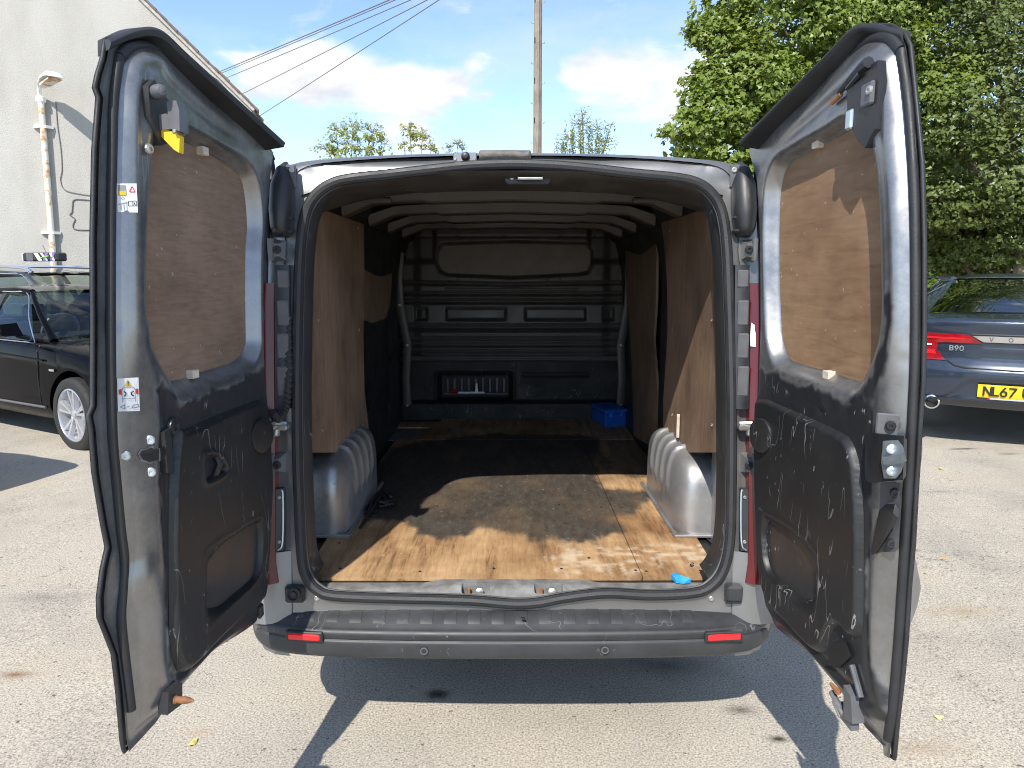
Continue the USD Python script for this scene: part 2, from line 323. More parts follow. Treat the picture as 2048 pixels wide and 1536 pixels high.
def loft(sections, close=False, caps=False):
    S = np.asarray(sections, float); n, k = S.shape[:2]; V = S.reshape(-1, 3); F = []
    for i in range(n - 1):
        for a in range(k if close else k - 1):
            b = (a + 1) % k; F += [(i * k + a, i * k + b, (i + 1) * k + b), (i * k + a, (i + 1) * k + b, (i + 1) * k + a)]
    if caps:
        for i in (0, n - 1):
            c = len(V); V = np.vstack([V, S[i].mean(0)])
            for a in range(k):
                b = (a + 1) % k; F.append((c, i * k + b, i * k + a) if i == 0 else (c, i * k + a, i * k + b))
    return V, np.array(F)
def ellipse(c, a, b, n=24, rot=0.):
    t = np.linspace(0, 2 * np.pi, n, endpoint=False); x, y = a * np.cos(t), b * np.sin(t)
    return np.stack([c[0] + x * math.cos(rot) - y * math.sin(rot), c[1] + x * math.sin(rot) + y * math.cos(rot)], 1)
def rrect(x0, y0, x1, y1, r, n=5):
    out = []
    for cx, cy, a0 in ((x1 - r, y1 - r, 0), (x0 + r, y1 - r, 90), (x0 + r, y0 + r, 180), (x1 - r, y0 + r, 270)):
        for a in np.radians(np.linspace(a0, a0 + 90, n)): out.append((cx + r * math.cos(a), cy + r * math.sin(a)))
    return np.array(out)

# ------------------------------------------------------------------ ground and sky
def ground_z(x):
    x = np.asarray(x, float); return np.where(x > 0, .034 * np.maximum(x - 1.2, 0), .012 * np.minimum(x + 1.2, 0)) * np.clip(30 / np.maximum(np.abs(x), 1), 0, 1)
gx = np.unique(np.concatenate([np.linspace(-9, 9, 121), np.linspace(-60, 60, 81), np.linspace(-600, 600, 41)])); gy = np.unique(np.concatenate([np.linspace(-8, 20, 60), np.linspace(-300, 900, 41)]))
GX, GY = np.meshgrid(gx, gy); GZ = ground_z(GX) + .012 * (meshkit.fbm(np.stack([GX, GY, 0 * GX], -1) * .35, 3, 5) - .5) * np.clip((np.hypot(GX, GY) - 1.5) / 4, 0, 1)
k = len(gx); i0 = (np.arange(len(gy) - 1)[:, None] * k + np.arange(k - 1)).ravel()
ground_mesh = (np.stack([GX, GY, GZ], -1).reshape(-1, 3), np.stack([i0, i0 + 1, i0 + k + 1, i0 + k], 1))
gn = {
    't': ('texture_coordinate', {}), 'p': ('principled_bsdf', {'roughness': .88, 'specular_ior_level': .25}),
    'v': ('voronoi_texture', {'scale': 95.}) if False else ('noise_texture', {'scale': 130., 'detail': 3., 'roughness': .75}),
    'vr': ('rgb_ramp', {'ramp': [(.28, (.10, .09, .08)), (.41, (.29, .265, .225)), (.53, (.46, .415, .345)), (.70, (.63, .57, .475))]}),
    'n2': ('noise_texture', {'scale': 1.1, 'detail': 6., 'roughness': .65}), 'n2r': ('rgb_ramp', {'ramp': [(.25, (.72, .72, .73)), (.5, (.98, .97, .95)), (.75, (1.12, 1.09, 1.03))]}),
    'mu': ('mix_color', {'blend_type': 'multiply', 'fac': 1., 'use_clamp_result': False}),
    'n3': ('noise_texture', {'scale': 38., 'detail': 2.}), 'n3r': ('map_range', {'from_min': .70, 'from_max': .73, 'to_max': .8, 'clamp': True}), 'c3': ('mix_color', {'b': (.05, .045, .04)}),
    'n4': ('noise_texture', {'scale': .55, 'detail': 3.}), 'n4r': ('map_range', {'from_min': .58, 'from_max': .75, 'to_max': .45, 'clamp': True}), 'c4': ('mix_color', {'b': (.40, .30, .19)}),
    'b': ('bump', {'strength': .75, 'distance': .004}),
    'ck': ('noise_texture', {'scale': .9, 'detail': 5., 'roughness': .62, 'distortion': .5}), 'ck1': ('math', {'math_type': 'subtract', 'value2': .5}), 'ck2': ('math', {'math_type': 'absolute'}), 'ck3': ('map_range', {'from_min': .0011, 'from_max': .0028, 'to_min': .55, 'to_max': 0., 'clamp': True}),
    'cm': ('noise_texture', {'scale': .45, 'detail': 1.}), 'cm1': ('map_range', {'from_min': .52, 'from_max': .60, 'clamp': True}), 'cmm': ('math', {'math_type': 'multiply'}), 'cc': ('mix_color', {'b': (.06, .055, .05)}), 'sw': ('noise_texture', {'scale': 14., 'detail': 4., 'roughness': .7})}
gl = [('t.object', 'v.vector'), ('v.fac', 'vr.fac'), ('t.object', 'n2.vector'), ('n2.fac', 'n2r.fac'), ('vr.color', 'mu.a'), ('n2r.color', 'mu.b'), ('t.object', 'n3.vector'), ('n3.fac', 'n3r.value'),
     ('n3r.result', 'c3.fac'), ('mu.result', 'c3.a'), ('t.object', 'n4.vector'), ('n4.fac', 'n4r.value'), ('n4r.result', 'c4.fac'), ('c3.result', 'c4.a'), ('t.object', 'ck.vector'), ('ck.fac', 'ck1.value1'), ('ck1.value', 'ck2.value1'), ('ck2.value', 'ck3.value'), ('t.object', 'cm.vector'), ('cm.fac', 'cm1.value'), ('ck3.result', 'cmm.value1'), ('cm1.result', 'cmm.value2'), ('cmm.value', 'cc.fac'), ('c4.result', 'cc.a'), ('t.object', 'sw.vector'), ('v.fac', 'b.height'), ('b.normal', 'p.normal')]
src = 'cc.result'   # oil spots, tyre scuffs and rusty patches where the photograph shows them
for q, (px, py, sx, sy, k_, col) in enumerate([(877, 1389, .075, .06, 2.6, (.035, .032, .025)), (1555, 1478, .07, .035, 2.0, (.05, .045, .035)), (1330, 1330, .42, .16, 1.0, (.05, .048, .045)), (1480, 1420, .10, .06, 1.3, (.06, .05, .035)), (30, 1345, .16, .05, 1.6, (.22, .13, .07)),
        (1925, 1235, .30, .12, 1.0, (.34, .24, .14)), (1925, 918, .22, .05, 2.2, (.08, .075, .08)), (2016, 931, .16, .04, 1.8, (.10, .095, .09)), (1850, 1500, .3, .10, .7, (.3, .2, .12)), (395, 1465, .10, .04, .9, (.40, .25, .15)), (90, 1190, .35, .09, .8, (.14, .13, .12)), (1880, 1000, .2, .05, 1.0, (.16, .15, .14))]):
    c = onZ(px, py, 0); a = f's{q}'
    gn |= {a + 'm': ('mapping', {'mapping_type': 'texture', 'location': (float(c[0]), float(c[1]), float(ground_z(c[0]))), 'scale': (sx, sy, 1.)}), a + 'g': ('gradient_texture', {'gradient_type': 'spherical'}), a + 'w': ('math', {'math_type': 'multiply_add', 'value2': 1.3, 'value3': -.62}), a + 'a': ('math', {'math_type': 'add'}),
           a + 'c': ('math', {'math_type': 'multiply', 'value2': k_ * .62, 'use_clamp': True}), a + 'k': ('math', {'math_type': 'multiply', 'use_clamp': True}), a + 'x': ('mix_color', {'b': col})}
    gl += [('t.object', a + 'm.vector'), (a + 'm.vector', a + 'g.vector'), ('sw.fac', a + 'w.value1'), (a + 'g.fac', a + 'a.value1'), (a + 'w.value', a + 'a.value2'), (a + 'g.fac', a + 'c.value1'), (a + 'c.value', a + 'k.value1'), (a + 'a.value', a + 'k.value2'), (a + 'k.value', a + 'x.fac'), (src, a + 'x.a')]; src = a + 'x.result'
gl += [(src, 'p.base_color')]
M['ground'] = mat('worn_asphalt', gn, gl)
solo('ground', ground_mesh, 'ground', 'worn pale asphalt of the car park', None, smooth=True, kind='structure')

dome = UsdLux.DomeLight.Define(stage, '/World/sky'); setd(dome.GetPrim(), 'blue sky with white summer clouds', None, None, 'structure')
def skydir(x, y):
    r = ray(x, y); return r / np.linalg.norm(r)
nodes = {'s': ('sky_texture', {'sky_type': 'single_scattering', 'sun_disc': False, 'sun_elevation': ELEV, 'sun_rotation': ROT, 'air_density': .72, 'aerosol_density': .1, 'ozone_density': 1.5}),
         'g': ('geometry', {}), 'mp': ('mapping', {'scale': (1., 1., 2.3)}), 'n': ('noise_texture', {'scale': 5.5, 'detail': 9., 'roughness': .58, 'distortion': .25}),
         'nw': ('noise_texture', {'scale': 2.2, 'detail': 6., 'roughness': .6}), 'mw': ('mapping', {'scale': (1., 1., 3.2), 'location': (.3, .1, .4)}),
         'wr': ('map_range', {'from_min': .46, 'from_max': .80, 'to_max': .68, 'clamp': True}),
         'cr': ('map_range', {'from_min': .515, 'from_max': .69, 'clamp': True, 'range_type': 'smoothstep'}),
         'nd': ('noise_texture', {'scale': 9., 'detail': 5., 'roughness': .6}), 'dr': ('rgb_ramp', {'ramp': [(.32, (2.5, 2.6, 2.8)), (.60, (3.7, 3.7, 3.72))]}),
         'mx': ('mix_color', {'use_clamp_result': False}), 'mxw': ('mix_color', {'use_clamp_result': False, 'b': (3.0, 3.25, 3.6)}), 'bg': ('background_shader', {'strength': SKY})}
links = [('g.position', 'mp.vector'), ('mp.vector', 'n.vector'), ('g.position', 'mw.vector'), ('mw.vector', 'nw.vector'), ('nw.fac', 'wr.value'), ('mp.vector', 'nd.vector'), ('nd.fac', 'dr.fac')]
src = 'n.fac'
for q, (px, py, sx, sz, amt) in enumerate([(610, 140, .15, .058, .25), (860, 170, .165, .064, .28), (740, 165, .22, .065, .12), (980, 190, .07, .03, .10), (1160, 160, .075, .065, .16), (1330, 235, .14, .10, .20), (1000, 30, .10, .05, -.10), (700, 30, .12, .04, -.10), (980, 265, .2, .03, -.08), (560, 250, .12, .05, -.10), (1500, 330, .25, .12, .15), (-500, 150, .25, .10, .2), (2600, 100, .3, .12, .2)]):
    d = skydir(px, py); a = f'o{q}'
    n_ = {a + 's': ('mix_color', {'blend_type': 'subtract', 'fac': 1., 'use_clamp': False, 'b': tuple(d)}), a + 'm': ('mapping', {'scale': (1 / sx, 1 / sx, 1 / sz)}), a + 'x': ('separate_xyz', {}),
          a + 'g': ('gradient_texture', {'gradient_type': 'quadratic_sphere'}), a + 'a': ('math', {'math_type': 'multiply_add', 'value2': amt})}
    nodes |= n_; links += [('g.position', a + 's.a'), (a + 's.result', a + 'm.vector'), (a + 'm.vector', a + 'g.vector'), (a + 'g.fac', a + 'a.value1'), (src, a + 'a.value3')]; src = a + 'a.value'
links += [(src, 'cr.value'), ('wr.result', 'mxw.fac'), ('s.color', 'mxw.a'), ('cr.result', 'mx.fac'), ('mxw.result', 'mx.a'), ('dr.color', 'mx.b'), ('mx.result', 'bg.color')]
sky = mat('sky_with_clouds', nodes, links, surface='bg.background')
UsdShade.MaterialBindingAPI.Apply(dome.GetPrim()).Bind(sky)

# ================================================================== THE VAN
van = thing('panel_van', 'grey panel van with both rear doors wide open and an empty ply lined load space', 'van')
LEAN = .13
def ypl(z): return -.06 + LEAN * (np.asarray(z, float) - 1)
def rear3(x, z, d): return np.stack([x, ypl(z) - d, z], 1)                 # on the sloping rear face, d towards the viewer
def rearpx(pts, d=0.):
    out = []
    for x, y in pts:
        q = onP(x, y, (0, -.06 - d, 1), (0, 1, -LEAN)); out.append((q[0], q[2]))
    return np.array(out)
HALF = np.array([(.84, .36), (.88, .45), (.905, .6), (.925, .85), (.92, 1.05), (.905, 1.25), (.875, 1.5), (.835, 1.7), (.80, 1.81), (.765, 1.875), (.70, 1.920), (.56, 1.938), (.3, 1.951), (0, 1.955)])
HALFS = spline(HALF, 4)
full = np.vstack([HALFS, HALFS[-2::-1] * [-1, 1]])
def xscale(z, f): return f + (1.1 * f - f * 1.0) * np.clip((z - 1.65) / .27, 0, 1)
secs = []
for f, dy in ((.84, 0), (.90, .010), (.955, .04), (.985, .09), (1, .18), (1, 1.2), (1, 2.4), (1, 3.4)):
    x = full[:, 0] * np.minimum(1, xscale(full[:, 1], f)); z = full[:, 1] - (.024 * np.exp(-dy * 22)) * (full[:, 1] > 1.6)
    secs.append(np.stack([x, ypl(z) * np.clip(1 - dy / 3, 0, 1) + dy, z], 1))
for y, kz, kx in ((3.7, .97, .99), (4.0, .80, .98), (4.3, .62, .96), (4.6, .55, .92), (4.85, .47, .85), (4.95, .3, .78)):
    secs.append(np.stack([full[:, 0] * kx, np.full(len(full), y), .36 + (full[:, 1] - .36) * kz], 1))
part(van, 'body_shell', loft(secs), 'silver', smooth=50)
part(van, 'nose_panel', (np.vstack([secs[-1], [[0, 4.97, .5]]]), np.array([(i, i + 1, len(full)) for i in range(len(full) - 1)])), 'silver')
for s in (-1, 1):
    for y in (.95, 4.1):
        w = part(van, 'wheel', lathe([(.05, -.1), (.2, -.1), (.3, -.1), (.325, -.07), (.325, .07), (.3, .1), (.2, .1), (.05, .09)], (s * .80, y, .325), (1, 0, 0), 28), 'rubber')
part(van, 'underbody', box((0, 2.3, .45), (1.5, 4.4, .12), .02), 'black')

# rear opening and the pressed frame round it
open_px = [(606, 1112), (600, 1000), (597, 900), (596, 800), (597, 700), (599, 600), (603, 500), (612, 432), (630, 395), (660, 371), (700, 359), (780, 350), (860, 341), (940, 333), (1024, 330), (1110, 333), (1190, 340), (1270, 349),
           (1350, 357), (1395, 368), (1425, 392), (1443, 430), (1452, 500), (1456, 600), (1459, 700), (1461, 800), (1461, 900), (1460, 1000), (1457, 1080), (1446, 1132), (1424, 1165), (1388, 1182), (1300, 1187), (1211, 1183), (1129, 1192), (1075, 1202), (1024, 1204), (953, 1198), (872, 1195), (782, 1193), (670, 1188), (636, 1176), (616, 1152)]
opening = spline(rearpx(open_px), 5, True)
ro = []
for x, z in full:
    if z > .5: ro.append((x * min(1, float(xscale(z, .84))), z - .024 * (z > 1.6)))
ro = np.array([(ro[0][0], .47)] + ro + [(ro[-1][0], .47)])
def frame_depth(P):
    d = .010 * np.exp(-(dist(opening, P) / .03) ** 2)
    top = sstep(1.80, 1.86, P[:, 1])
    d += top * (.006 * np.sin(P[:, 0] * 11 + 1.2) * np.cos(P[:, 0] * 5.3) + .012 * (meshkit.fbm(np.stack([P[:, 0] * 7, P[:, 1] * 16, P[:, 0] * 0], 1), 3, 2) - .5))
    d -= .028 * sstep(1.895, 1.935, P[:, 1]) + .012 * sstep(.66, .77, np.abs(P[:, 0]))
    return d
m, _ = sheet(ro, .012, frame_depth, rear3, holes=[opening])
part(van, 'rear_frame', m, 'silver', smooth=True)
L3 = rear3(opening[:, 0], opening[:, 1], 0)
part(van, 'door_seal', tube(rear3(opening[:, 0], opening[:, 1], .012), .0165, 10, True), 'rubber')
part(van, 'seal_lip', tube(rear3(opening[:, 0] * .985, (opening[:, 1] - 1.2) * .985 + 1.2, .004), .0065, 6, True), 'rubber_dusty')
cen = np.array([0, 1.2]); jam = []
for sc, dy in ((1, 0), (.985, .015), (.978, .05), (.985, .12)):
    q = (opening - cen) * sc + cen; jam.append(np.stack([q[:, 0], ypl(q[:, 1]) + dy, q[:, 1]], 1))
lowk = np.where(opening[:, 1] > .592)[0]; st_ = [i for i in lowk if (i - 1) % len(opening) not in set(lowk)][0]; order = [(st_ + i) % len(opening) for i in range(len(lowk))]
jam = [s[order] for s in jam]
M['jamb'] = scuffed('scuffed_dark_jamb', (.03, .029, .028), .5, .55, (.6, .58, .55))
part(van, 'door_jamb', loft(jam), 'jamb')

# inside walls, floor, ceiling
wall = [(.745, .5), (.77, .56), (.785, .8), (.79, 1.1), (.785, 1.3), (.77, 1.55), (.745, 1.72), (.715, 1.82), (.66, 1.875)]
for s in (-1, 1):
    part(van, 'inner_wall', loft([[(s * x, y, z) for x, z in wall] for y in (.06, .9, 1.8, 2.85)]), 'dark_metal')
part(van, 'ceiling', loft([[(x, y, 1.922 - .05 * abs(x / .7) ** 2.5) for x in np.linspace(-.7, .7, 15)] for y in (.08, 1., 2., 2.86)]), 'shaded_ceiling_paint')
for s in (-1, 1):   # cant rail along the top of the side walls
    part(van, 'cant_rail', hull([(s * a, y, z) for y in (.12, 2.8) for a, z in ((.70, 1.80), (.725, 1.80), (.735, 1.86), (.66, 1.885), (.655, 1.87))]), 'dark_metal')
    for k in range(7):
        part(van, 'rail_hole', box((s * .692, .5 + k * .33, 1.838), (.012, .13, .022), .004), 'black')
def rib(y, wy, label=None):
    S = []
    for x, z, t in ((-.68, 1.795, .05), (-.66, 1.80, .05), (-.56, 1.842, .04), (-.53, 1.846, .04), (-.36, 1.853, .042), (-.335, 1.846, .052), (-.28, 1.848, .054), (0, 1.855, .054), (.28, 1.848, .054), (.335, 1.846, .052), (.36, 1.853, .042), (.53, 1.846, .04), (.56, 1.842, .04), (.66, 1.80, .05), (.68, 1.795, .05)):
        S.append([(x, y - wy - .012, z + t), (x, y - wy, z + .006), (x, y - wy + .006, z), (x, y + wy - .006, z), (x, y + wy, z + .006), (x, y + wy + .012, z + t)])
    part(van, 'roof_bow', loft(S, caps=True), 'rib_paint', smooth=25)
for y in (.70, 1.24, 1.77, 2.27): rib(y, .045)
hs = []
for x in np.linspace(-.66, .66, 23):
    a = abs(x) / .66; zt = 1.895 - .075 * a ** 3
    hs.append([(x, .03, zt - .015), (x, .06, zt - .03), (x, .20, zt - .045 - .012 * (a < .5)), (x, .30, zt - .042), (x, .33, zt - .02), (x, .34, zt + .02)])
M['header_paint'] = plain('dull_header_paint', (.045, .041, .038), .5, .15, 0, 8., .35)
hd_ = part(van, 'roof_header', loft(hs), 'header_paint')
for x, w in ((-.46, .05), (-.33, .03), (-.17, .035), (.2, .03), (.34, .05), (.47, .03)):
    part(hd_, 'header_hole', box((x, .20, 1.848 - .075 * (abs(x) / .66) ** 3 + (.012 if abs(x) > .33 else 0)), (w * 2, .05, .004), .0015), 'ink')
q = onY(1055, 356, .10)
hl = part(van, 'top_striker', prism(rrect(q[0] - .075, q[2] - .022, q[0] + .075, q[2] + .018, .015), 0, .012, lambda x, z, d: np.stack([x, .09 - d, z], 1), .003), 'black')
part(hl, 'striker_bar', tube([(q[0] - .03, .07, q[2] + .006), (q[0] - .03, .05, q[2] - .008), (q[0] + .045, .05, q[2] - .008), (q[0] + .045, .07, q[2] + .006)], .005), 'steel')
part(hl, 'screw', screw((q[0] - .05, .078, q[2] - .002), (0, -1, 0), .008), 'steel'); part(hl, 'screw', screw((q[0] + .062, .078, q[2] + .004), (0, -1, 0), .008), 'steel')
for sx in (-1, 1):
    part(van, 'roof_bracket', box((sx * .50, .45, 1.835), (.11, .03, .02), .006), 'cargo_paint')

# floor boards
ZF = .56
stain_px = [(745, 1040), (700, 1000), (735, 940), (770, 900), (840, 880), (1000, 868), (1150, 868), (1195, 880), (1225, 935), (1200, 960), (1205, 975), (1260, 975), (1290, 985), (1300, 1000), (1250, 1040), (1255, 1065), (1215, 1062), (1160, 1078), (1100, 1080), (1060, 1085), (960, 1062), (900, 1075), (860, 1068), (800, 1045)]
stain = np.array([onZ(x, y, ZF)[:2] for x, y in stain_px])
stain2 = np.array([onZ(x, y, ZF)[:2] for x, y in [(1215, 880), (1330, 880), (1335, 930), (1290, 955), (1240, 955), (1205, 905)]])
pale1 = np.array([onZ(x, y, ZF)[:2] for x, y in [(1120, 1140), (1130, 1100), (1250, 1095), (1400, 1092), (1400, 1110), (1300, 1125), (1200, 1145)]])
def floor_attrs(P):
    n = meshkit.fbm(np.stack([P[:, 0] * 9, P[:, 1] * 4.5, 0 * P[:, 0]], 1), 5, 3) - .5
    fine = meshkit.fbm(np.stack([P[:, 0] * 60, P[:, 1] * 12, 0 * P[:, 0]], 1), 3, 8) - .5
    a = np.clip(sstep(-.035, .05, sdist(stain, P) + n * .18 + fine * .07), 0, 1) * (.93 + .3 * n)
    b = sstep(-.02, .03, sdist(stain2, P) + n * .14) * .62
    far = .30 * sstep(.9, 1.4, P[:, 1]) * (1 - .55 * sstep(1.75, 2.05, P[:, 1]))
    w = sstep(-.05, .05, sdist(pale1, P) + n * .15 + fine * .25) * .75 * sstep(.38, .62, meshkit.fbm(np.stack([P[:, 0] * 14, P[:, 1] * 30, 0 * P[:, 0]], 1), 4, 21))
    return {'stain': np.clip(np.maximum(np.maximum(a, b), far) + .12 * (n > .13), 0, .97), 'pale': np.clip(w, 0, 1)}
def board(poly, zt, label=None):
    m, P = sheet(np.array(poly), .0125, lambda P: .0015 * (meshkit.fbm(np.stack([P[:, 0] * 3, P[:, 1] * 3, 0 * P[:, 0]], 1), 2, 6) - .5), lambda u, w, d: np.stack([u, w, zt + d], 1), back=-.012)
    part(van, 'floor_board', m, 'ply_floor', label=label, attrs=floor_attrs(P))
board([(-.70, .002), (-.2, .0), (.436, .004), (.428, 2.05), (-.52, 2.05), (-.72, 2.05), (-.72, .6)], ZF, 'dark stained floor board nearest the doors')
board([(.439, .004), (.70, .006), (.72, .6), (.76, 1.2), (.76, 2.05), (.431, 2.05)], ZF, 'narrow floor board along the right side')
board([(-.60, 2.054), (.76, 2.054), (.77, 2.72), (-.50, 2.72), (-.50, 2.60), (-.78, 2.60), (-.78, 2.42), (-.55, 2.42)], ZF + .001)
for y in (.06, .75, 1.5, 1.98):
    for x in (-.60, -.33, -.05, .20, .405, .47, .66):
        if abs(x) < .58 or not .35 < y < 1.1: part(van, 'floor_screw', screw((x + rng.uniform(-.03, .03), y + rng.uniform(-.02, .02), ZF - .001), (0, 0, 1), .0055, .0025), 'dark_metal')
for s in (-1, 1): part(van, 'side_skirt', hull([(s * x, y, z) for x in (.766, .782) for y in (.07, .40) for z in (.55, .90)]), 'tub_paint')
part(van, 'floor_pan', box((0, 1.42, .538), (1.56, 2.86, .018)), 'dark_metal')
part(van, 'step_well', box((-.68, 2.22, .551), (.2, .33, .005), .002), 'sill')
a0, a1 = onZ(868, 834, ZF), onZ(1195, 834, ZF)
st = part(van, 'floor_edge_strip', box(((a0[0] + a1[0]) / 2 + .12, 2.735, ZF + .010), (a1[0] - a0[0] + .25, .03, .026), .003), 'zinc' if False else 'grey_plastic')
for x in np.linspace(-.40, .62, 6): part(st, 'screw', screw((x, 2.72, ZF + .012), (0, -1, 0), .011), 'black')

# wheel tubs with pressed ribs
def tub(s):
    n, k = 240, 50; V = []; y0, y1, H, W = .375, 1.12, .315, .145
    us = np.linspace(-1, 1, n); tt = np.arccos(np.clip(-np.sign(us) * np.abs(us) ** (1 / .42), -1, 1)); tt = np.sort(np.concatenate([tt[::2], np.linspace(0, math.pi, n - len(tt[::2]))])); 
    for i in range(n):
        t = tt[i]
        cy, sz = -math.cos(t), math.sin(t); ey = math.copysign(abs(cy) ** .42, cy); ez = abs(sz) ** .42
        for j in range(k):
            p = (math.pi / 2) * j / (k - 1); a = math.cos(p) ** .36 if j < k - 1 else 0; b = math.sin(p) ** .36 if j else 0
            y = (y0 + y1) / 2 + (y1 - y0) / 2 * ey * a; z = ZF + H * ez * (a if ez else 1); x = .782 - W * b
            if j == k - 1: x = .782 - W
            V.append((x, y, z))
    V = np.array(V).reshape(n, k, 3)
    yy = V[..., 1]; rb = np.zeros_like(yy)
    for yc in (.56, .665, .77, .875): rb += np.exp(-((yy - yc) / .012) ** 2)
    zin = np.clip((V[..., 2] - ZF - .10) / .05, 0, 1)
    c = np.array([.782, 0, ZF]); dv = np.stack([V[..., 0] - .80, 0 * yy, V[..., 2] - ZF - .1], -1); dv /= np.maximum(np.linalg.norm(dv, axis=-1, keepdims=True), 1e-6)
    V += dv * (rb * zin * .016)[..., None]; V[..., 0] *= s
    F = [(i * k + j, i * k + j + 1, (i + 1) * k + j + 1) for i in range(n - 1) for j in range(k - 1)] + [(i * k + j, (i + 1) * k + j + 1, (i + 1) * k + j) for i in range(n - 1) for j in range(k - 1)]
    w = part(van, 'wheel_tub', (V.reshape(-1, 3), np.array(F)), 'tub_paint', smooth=True)
    part(w, 'tub_flange', box((s * .70, .372, ZF + .006), (.15, .02, .012), .003), 'tub_paint')
    part(w, 'tub_flange', box((s * .632, .74, ZF + .005), (.016, .72, .010), .003), 'tub_paint')
    part(w, 'bolt', screw((s * .72, .70, ZF + H + .004), (0, 0, 1), .008), 'rust')
tub(-1); tub(1)

# ply lining of the side walls
def lining(s, X, pts, th=.009, label=None, m='ply_side', wav=0.):
    P = np.array([onX(x, y, s * X)[1:] for x, y in pts])
    mm, _ = sheet(P, .03, lambda Q: wav * np.sin(Q[:, 0] * 4) * np.cos(Q[:, 1] * 2.2), lambda u, w, d: np.stack([s * (X - d), u, w], 1), back=-th)
    part(van, 'lining_panel', mm, m, label=label)
lining(-1, .70, [(620, 405), (628, 402), (728, 440), (729, 560), (727, 660), (729, 780), (740, 880), (740, 905), (624, 905), (620, 760), (619, 580)], label='scuffed ply panel behind the left door')
lining(-1, .765, [(729, 468), (735, 462), (783, 478), (784, 560), (781, 610), (772, 638), (745, 646), (728, 640)], label='small ply window blank in the left side', wav=.004)
lining(1, .70, [(1323, 446), (1420, 402), (1429, 402), (1436, 520), (1438, 760), (1436, 905), (1326, 905), (1327, 800), (1330, 760), (1336, 660), (1335, 560), (1330, 490)], label='ply panel behind the right door', wav=.004)
lining(1, .745, [(1250, 475), (1310, 443), (1314, 520), (1313, 600), (1308, 680), (1316, 780), (1322, 862), (1320, 905), (1268, 872), (1262, 720), (1254, 580)], label='long ply panel at the far right', wav=.006)
for s, pts in ((-1, [(640, 432), (716, 456), (636, 640), (718, 660), (645, 860), (725, 850)]), (1, [(1340, 462), (1422, 425), (1345, 660), (1424, 640), (1345, 830), (1424, 850)])):
    for x, y in pts: part(van, 'lining_screw', screw(onX(x, y, s * .700), (-s, 0, 0), .007, .003), 'steel')
for s, (px, py) in ((1, (1357, 838)), ):
    part(van, 'wood_batten', box(onX(1356, 852, .688), (.012, .012, .10), .002), 'timber')
# sliding door, lower inner skin
def slid(P): return .012 * (np.sin(P[:, 0] * 9) > .2) * sstep(.62, .66, P[:, 1]) * sstep(1.30, 1.26, P[:, 1]) + .02 * np.exp(-((P[:, 1] - .95 - .25 * (P[:, 0] - 1.8)) / .02) ** 2)
mm, _ = sheet(np.array([(1.17, .565), (2.55, .565), (2.55, 1.28), (2.3, 1.34), (1.17, 1.32)]), .02, slid, lambda u, w, d: np.stack([-.772 + d, u, w], 1), back=-.02)
sd = part(van, 'side_door_skin', mm, 'black_trim', smooth=40)
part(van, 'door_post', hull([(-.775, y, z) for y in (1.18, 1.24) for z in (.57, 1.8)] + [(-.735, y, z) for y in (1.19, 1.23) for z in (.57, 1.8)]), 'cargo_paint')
part(van, 'side_post', hull([(.78, y, z) for y in (1.16, 1.34) for z in (.57, 1.8)] + [(.742, y, z) for y in (1.20, 1.30) for z in (.57, 1.8)]), 'dark_metal')
for s in (-1, 1):
    pts = [onY(x if s < 0 else 2056 - x, y, 2.60) for x, y in ((800, 505), (797, 560), (800, 610), (807, 650), (815, 690), (812, 760), (815, 810))]
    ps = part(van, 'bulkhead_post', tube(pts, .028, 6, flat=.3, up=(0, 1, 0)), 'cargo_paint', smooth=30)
    for q in pts[::2]: part(ps, 'bolt', screw(q + np.array([0, -.012, 0]), (0, -1, 0), .01), 'steel')

# bulkhead
YB = 2.74
def bz(v): return float(onY(1024, v, YB)[2])
def bx(u, v=600): return float(onY(u, v, YB)[0])
def bpx(pts): return np.array([(onY(x, y, YB)[0], onY(x, y, YB)[2]) for x, y in pts])
win_o = bpx([(868, 500), (880, 484), (1030, 479), (1175, 483), (1190, 497), (1192, 525), (1182, 548), (1160, 552), (1026, 559), (892, 553), (874, 545), (867, 525)])
win_i = bpx([(876, 505), (886, 490), (1030, 486), (1172, 489), (1182, 500), (1183, 525), (1175, 542), (1158, 546), (1026, 552), (896, 547), (882, 540), (875, 525)])
boxes = [bpx([(a, 614), (b, 614), (b, 643), (a, 643)]) for a, b in ((826, 856), (890, 1014), (1048, 1174), (1204, 1232))]
def bulk(P):
    x, z = P[:, 0], P[:, 1]
    d = nested(P, [(win_o, 0), (win_i, -.022)]); d = np.where(inside(win_o, P), d, 0)
    for v, w, h in ((472, .006, -.006), (566, .010, -.028), (587, .008, -.022), (603, .012, -.03), (655, .016, -.035), (678, .008, -.02), (690, .012, -.03), (702, .008, -.018)):
        vv = z - bz(v) + (.012 * (1 - np.abs(x) / .6) if v in (566,) else 0)
        d += h * np.exp(-(vv / w) ** 2)
    for v, w, h in ((595, .012, .008), (666, .012, .012), (672, .01, .008), (714, .01, .012), (724, .012, .022)): d += h * np.exp(-((z - bz(v)) / w) ** 2)
    for b in boxes: d += np.where(inside(b, P), -.028 * sstep(0, .02, dist(b, P)), 0)
    slot = (np.abs(x) < .47) & (np.abs(z - bz(578)) < .011); d += np.where(slot, -.008 * np.sign(np.sin((z - bz(578)) * 500)), 0)
    d += -.03 * sstep(.63, .70, np.abs(x)) * (z > bz(710)) + .004 * (meshkit.fbm(np.stack([x * 5, z * 8, 0 * x], 1), 3, 4) - .5)
    d -= .03 * sstep(.52, .56, np.abs(x)) * sstep(bz(530), bz(515), z)
    return d
b3 = lambda u, w, d: np.stack([u, YB + .06 * (w - 1.2) - d, w], 1)
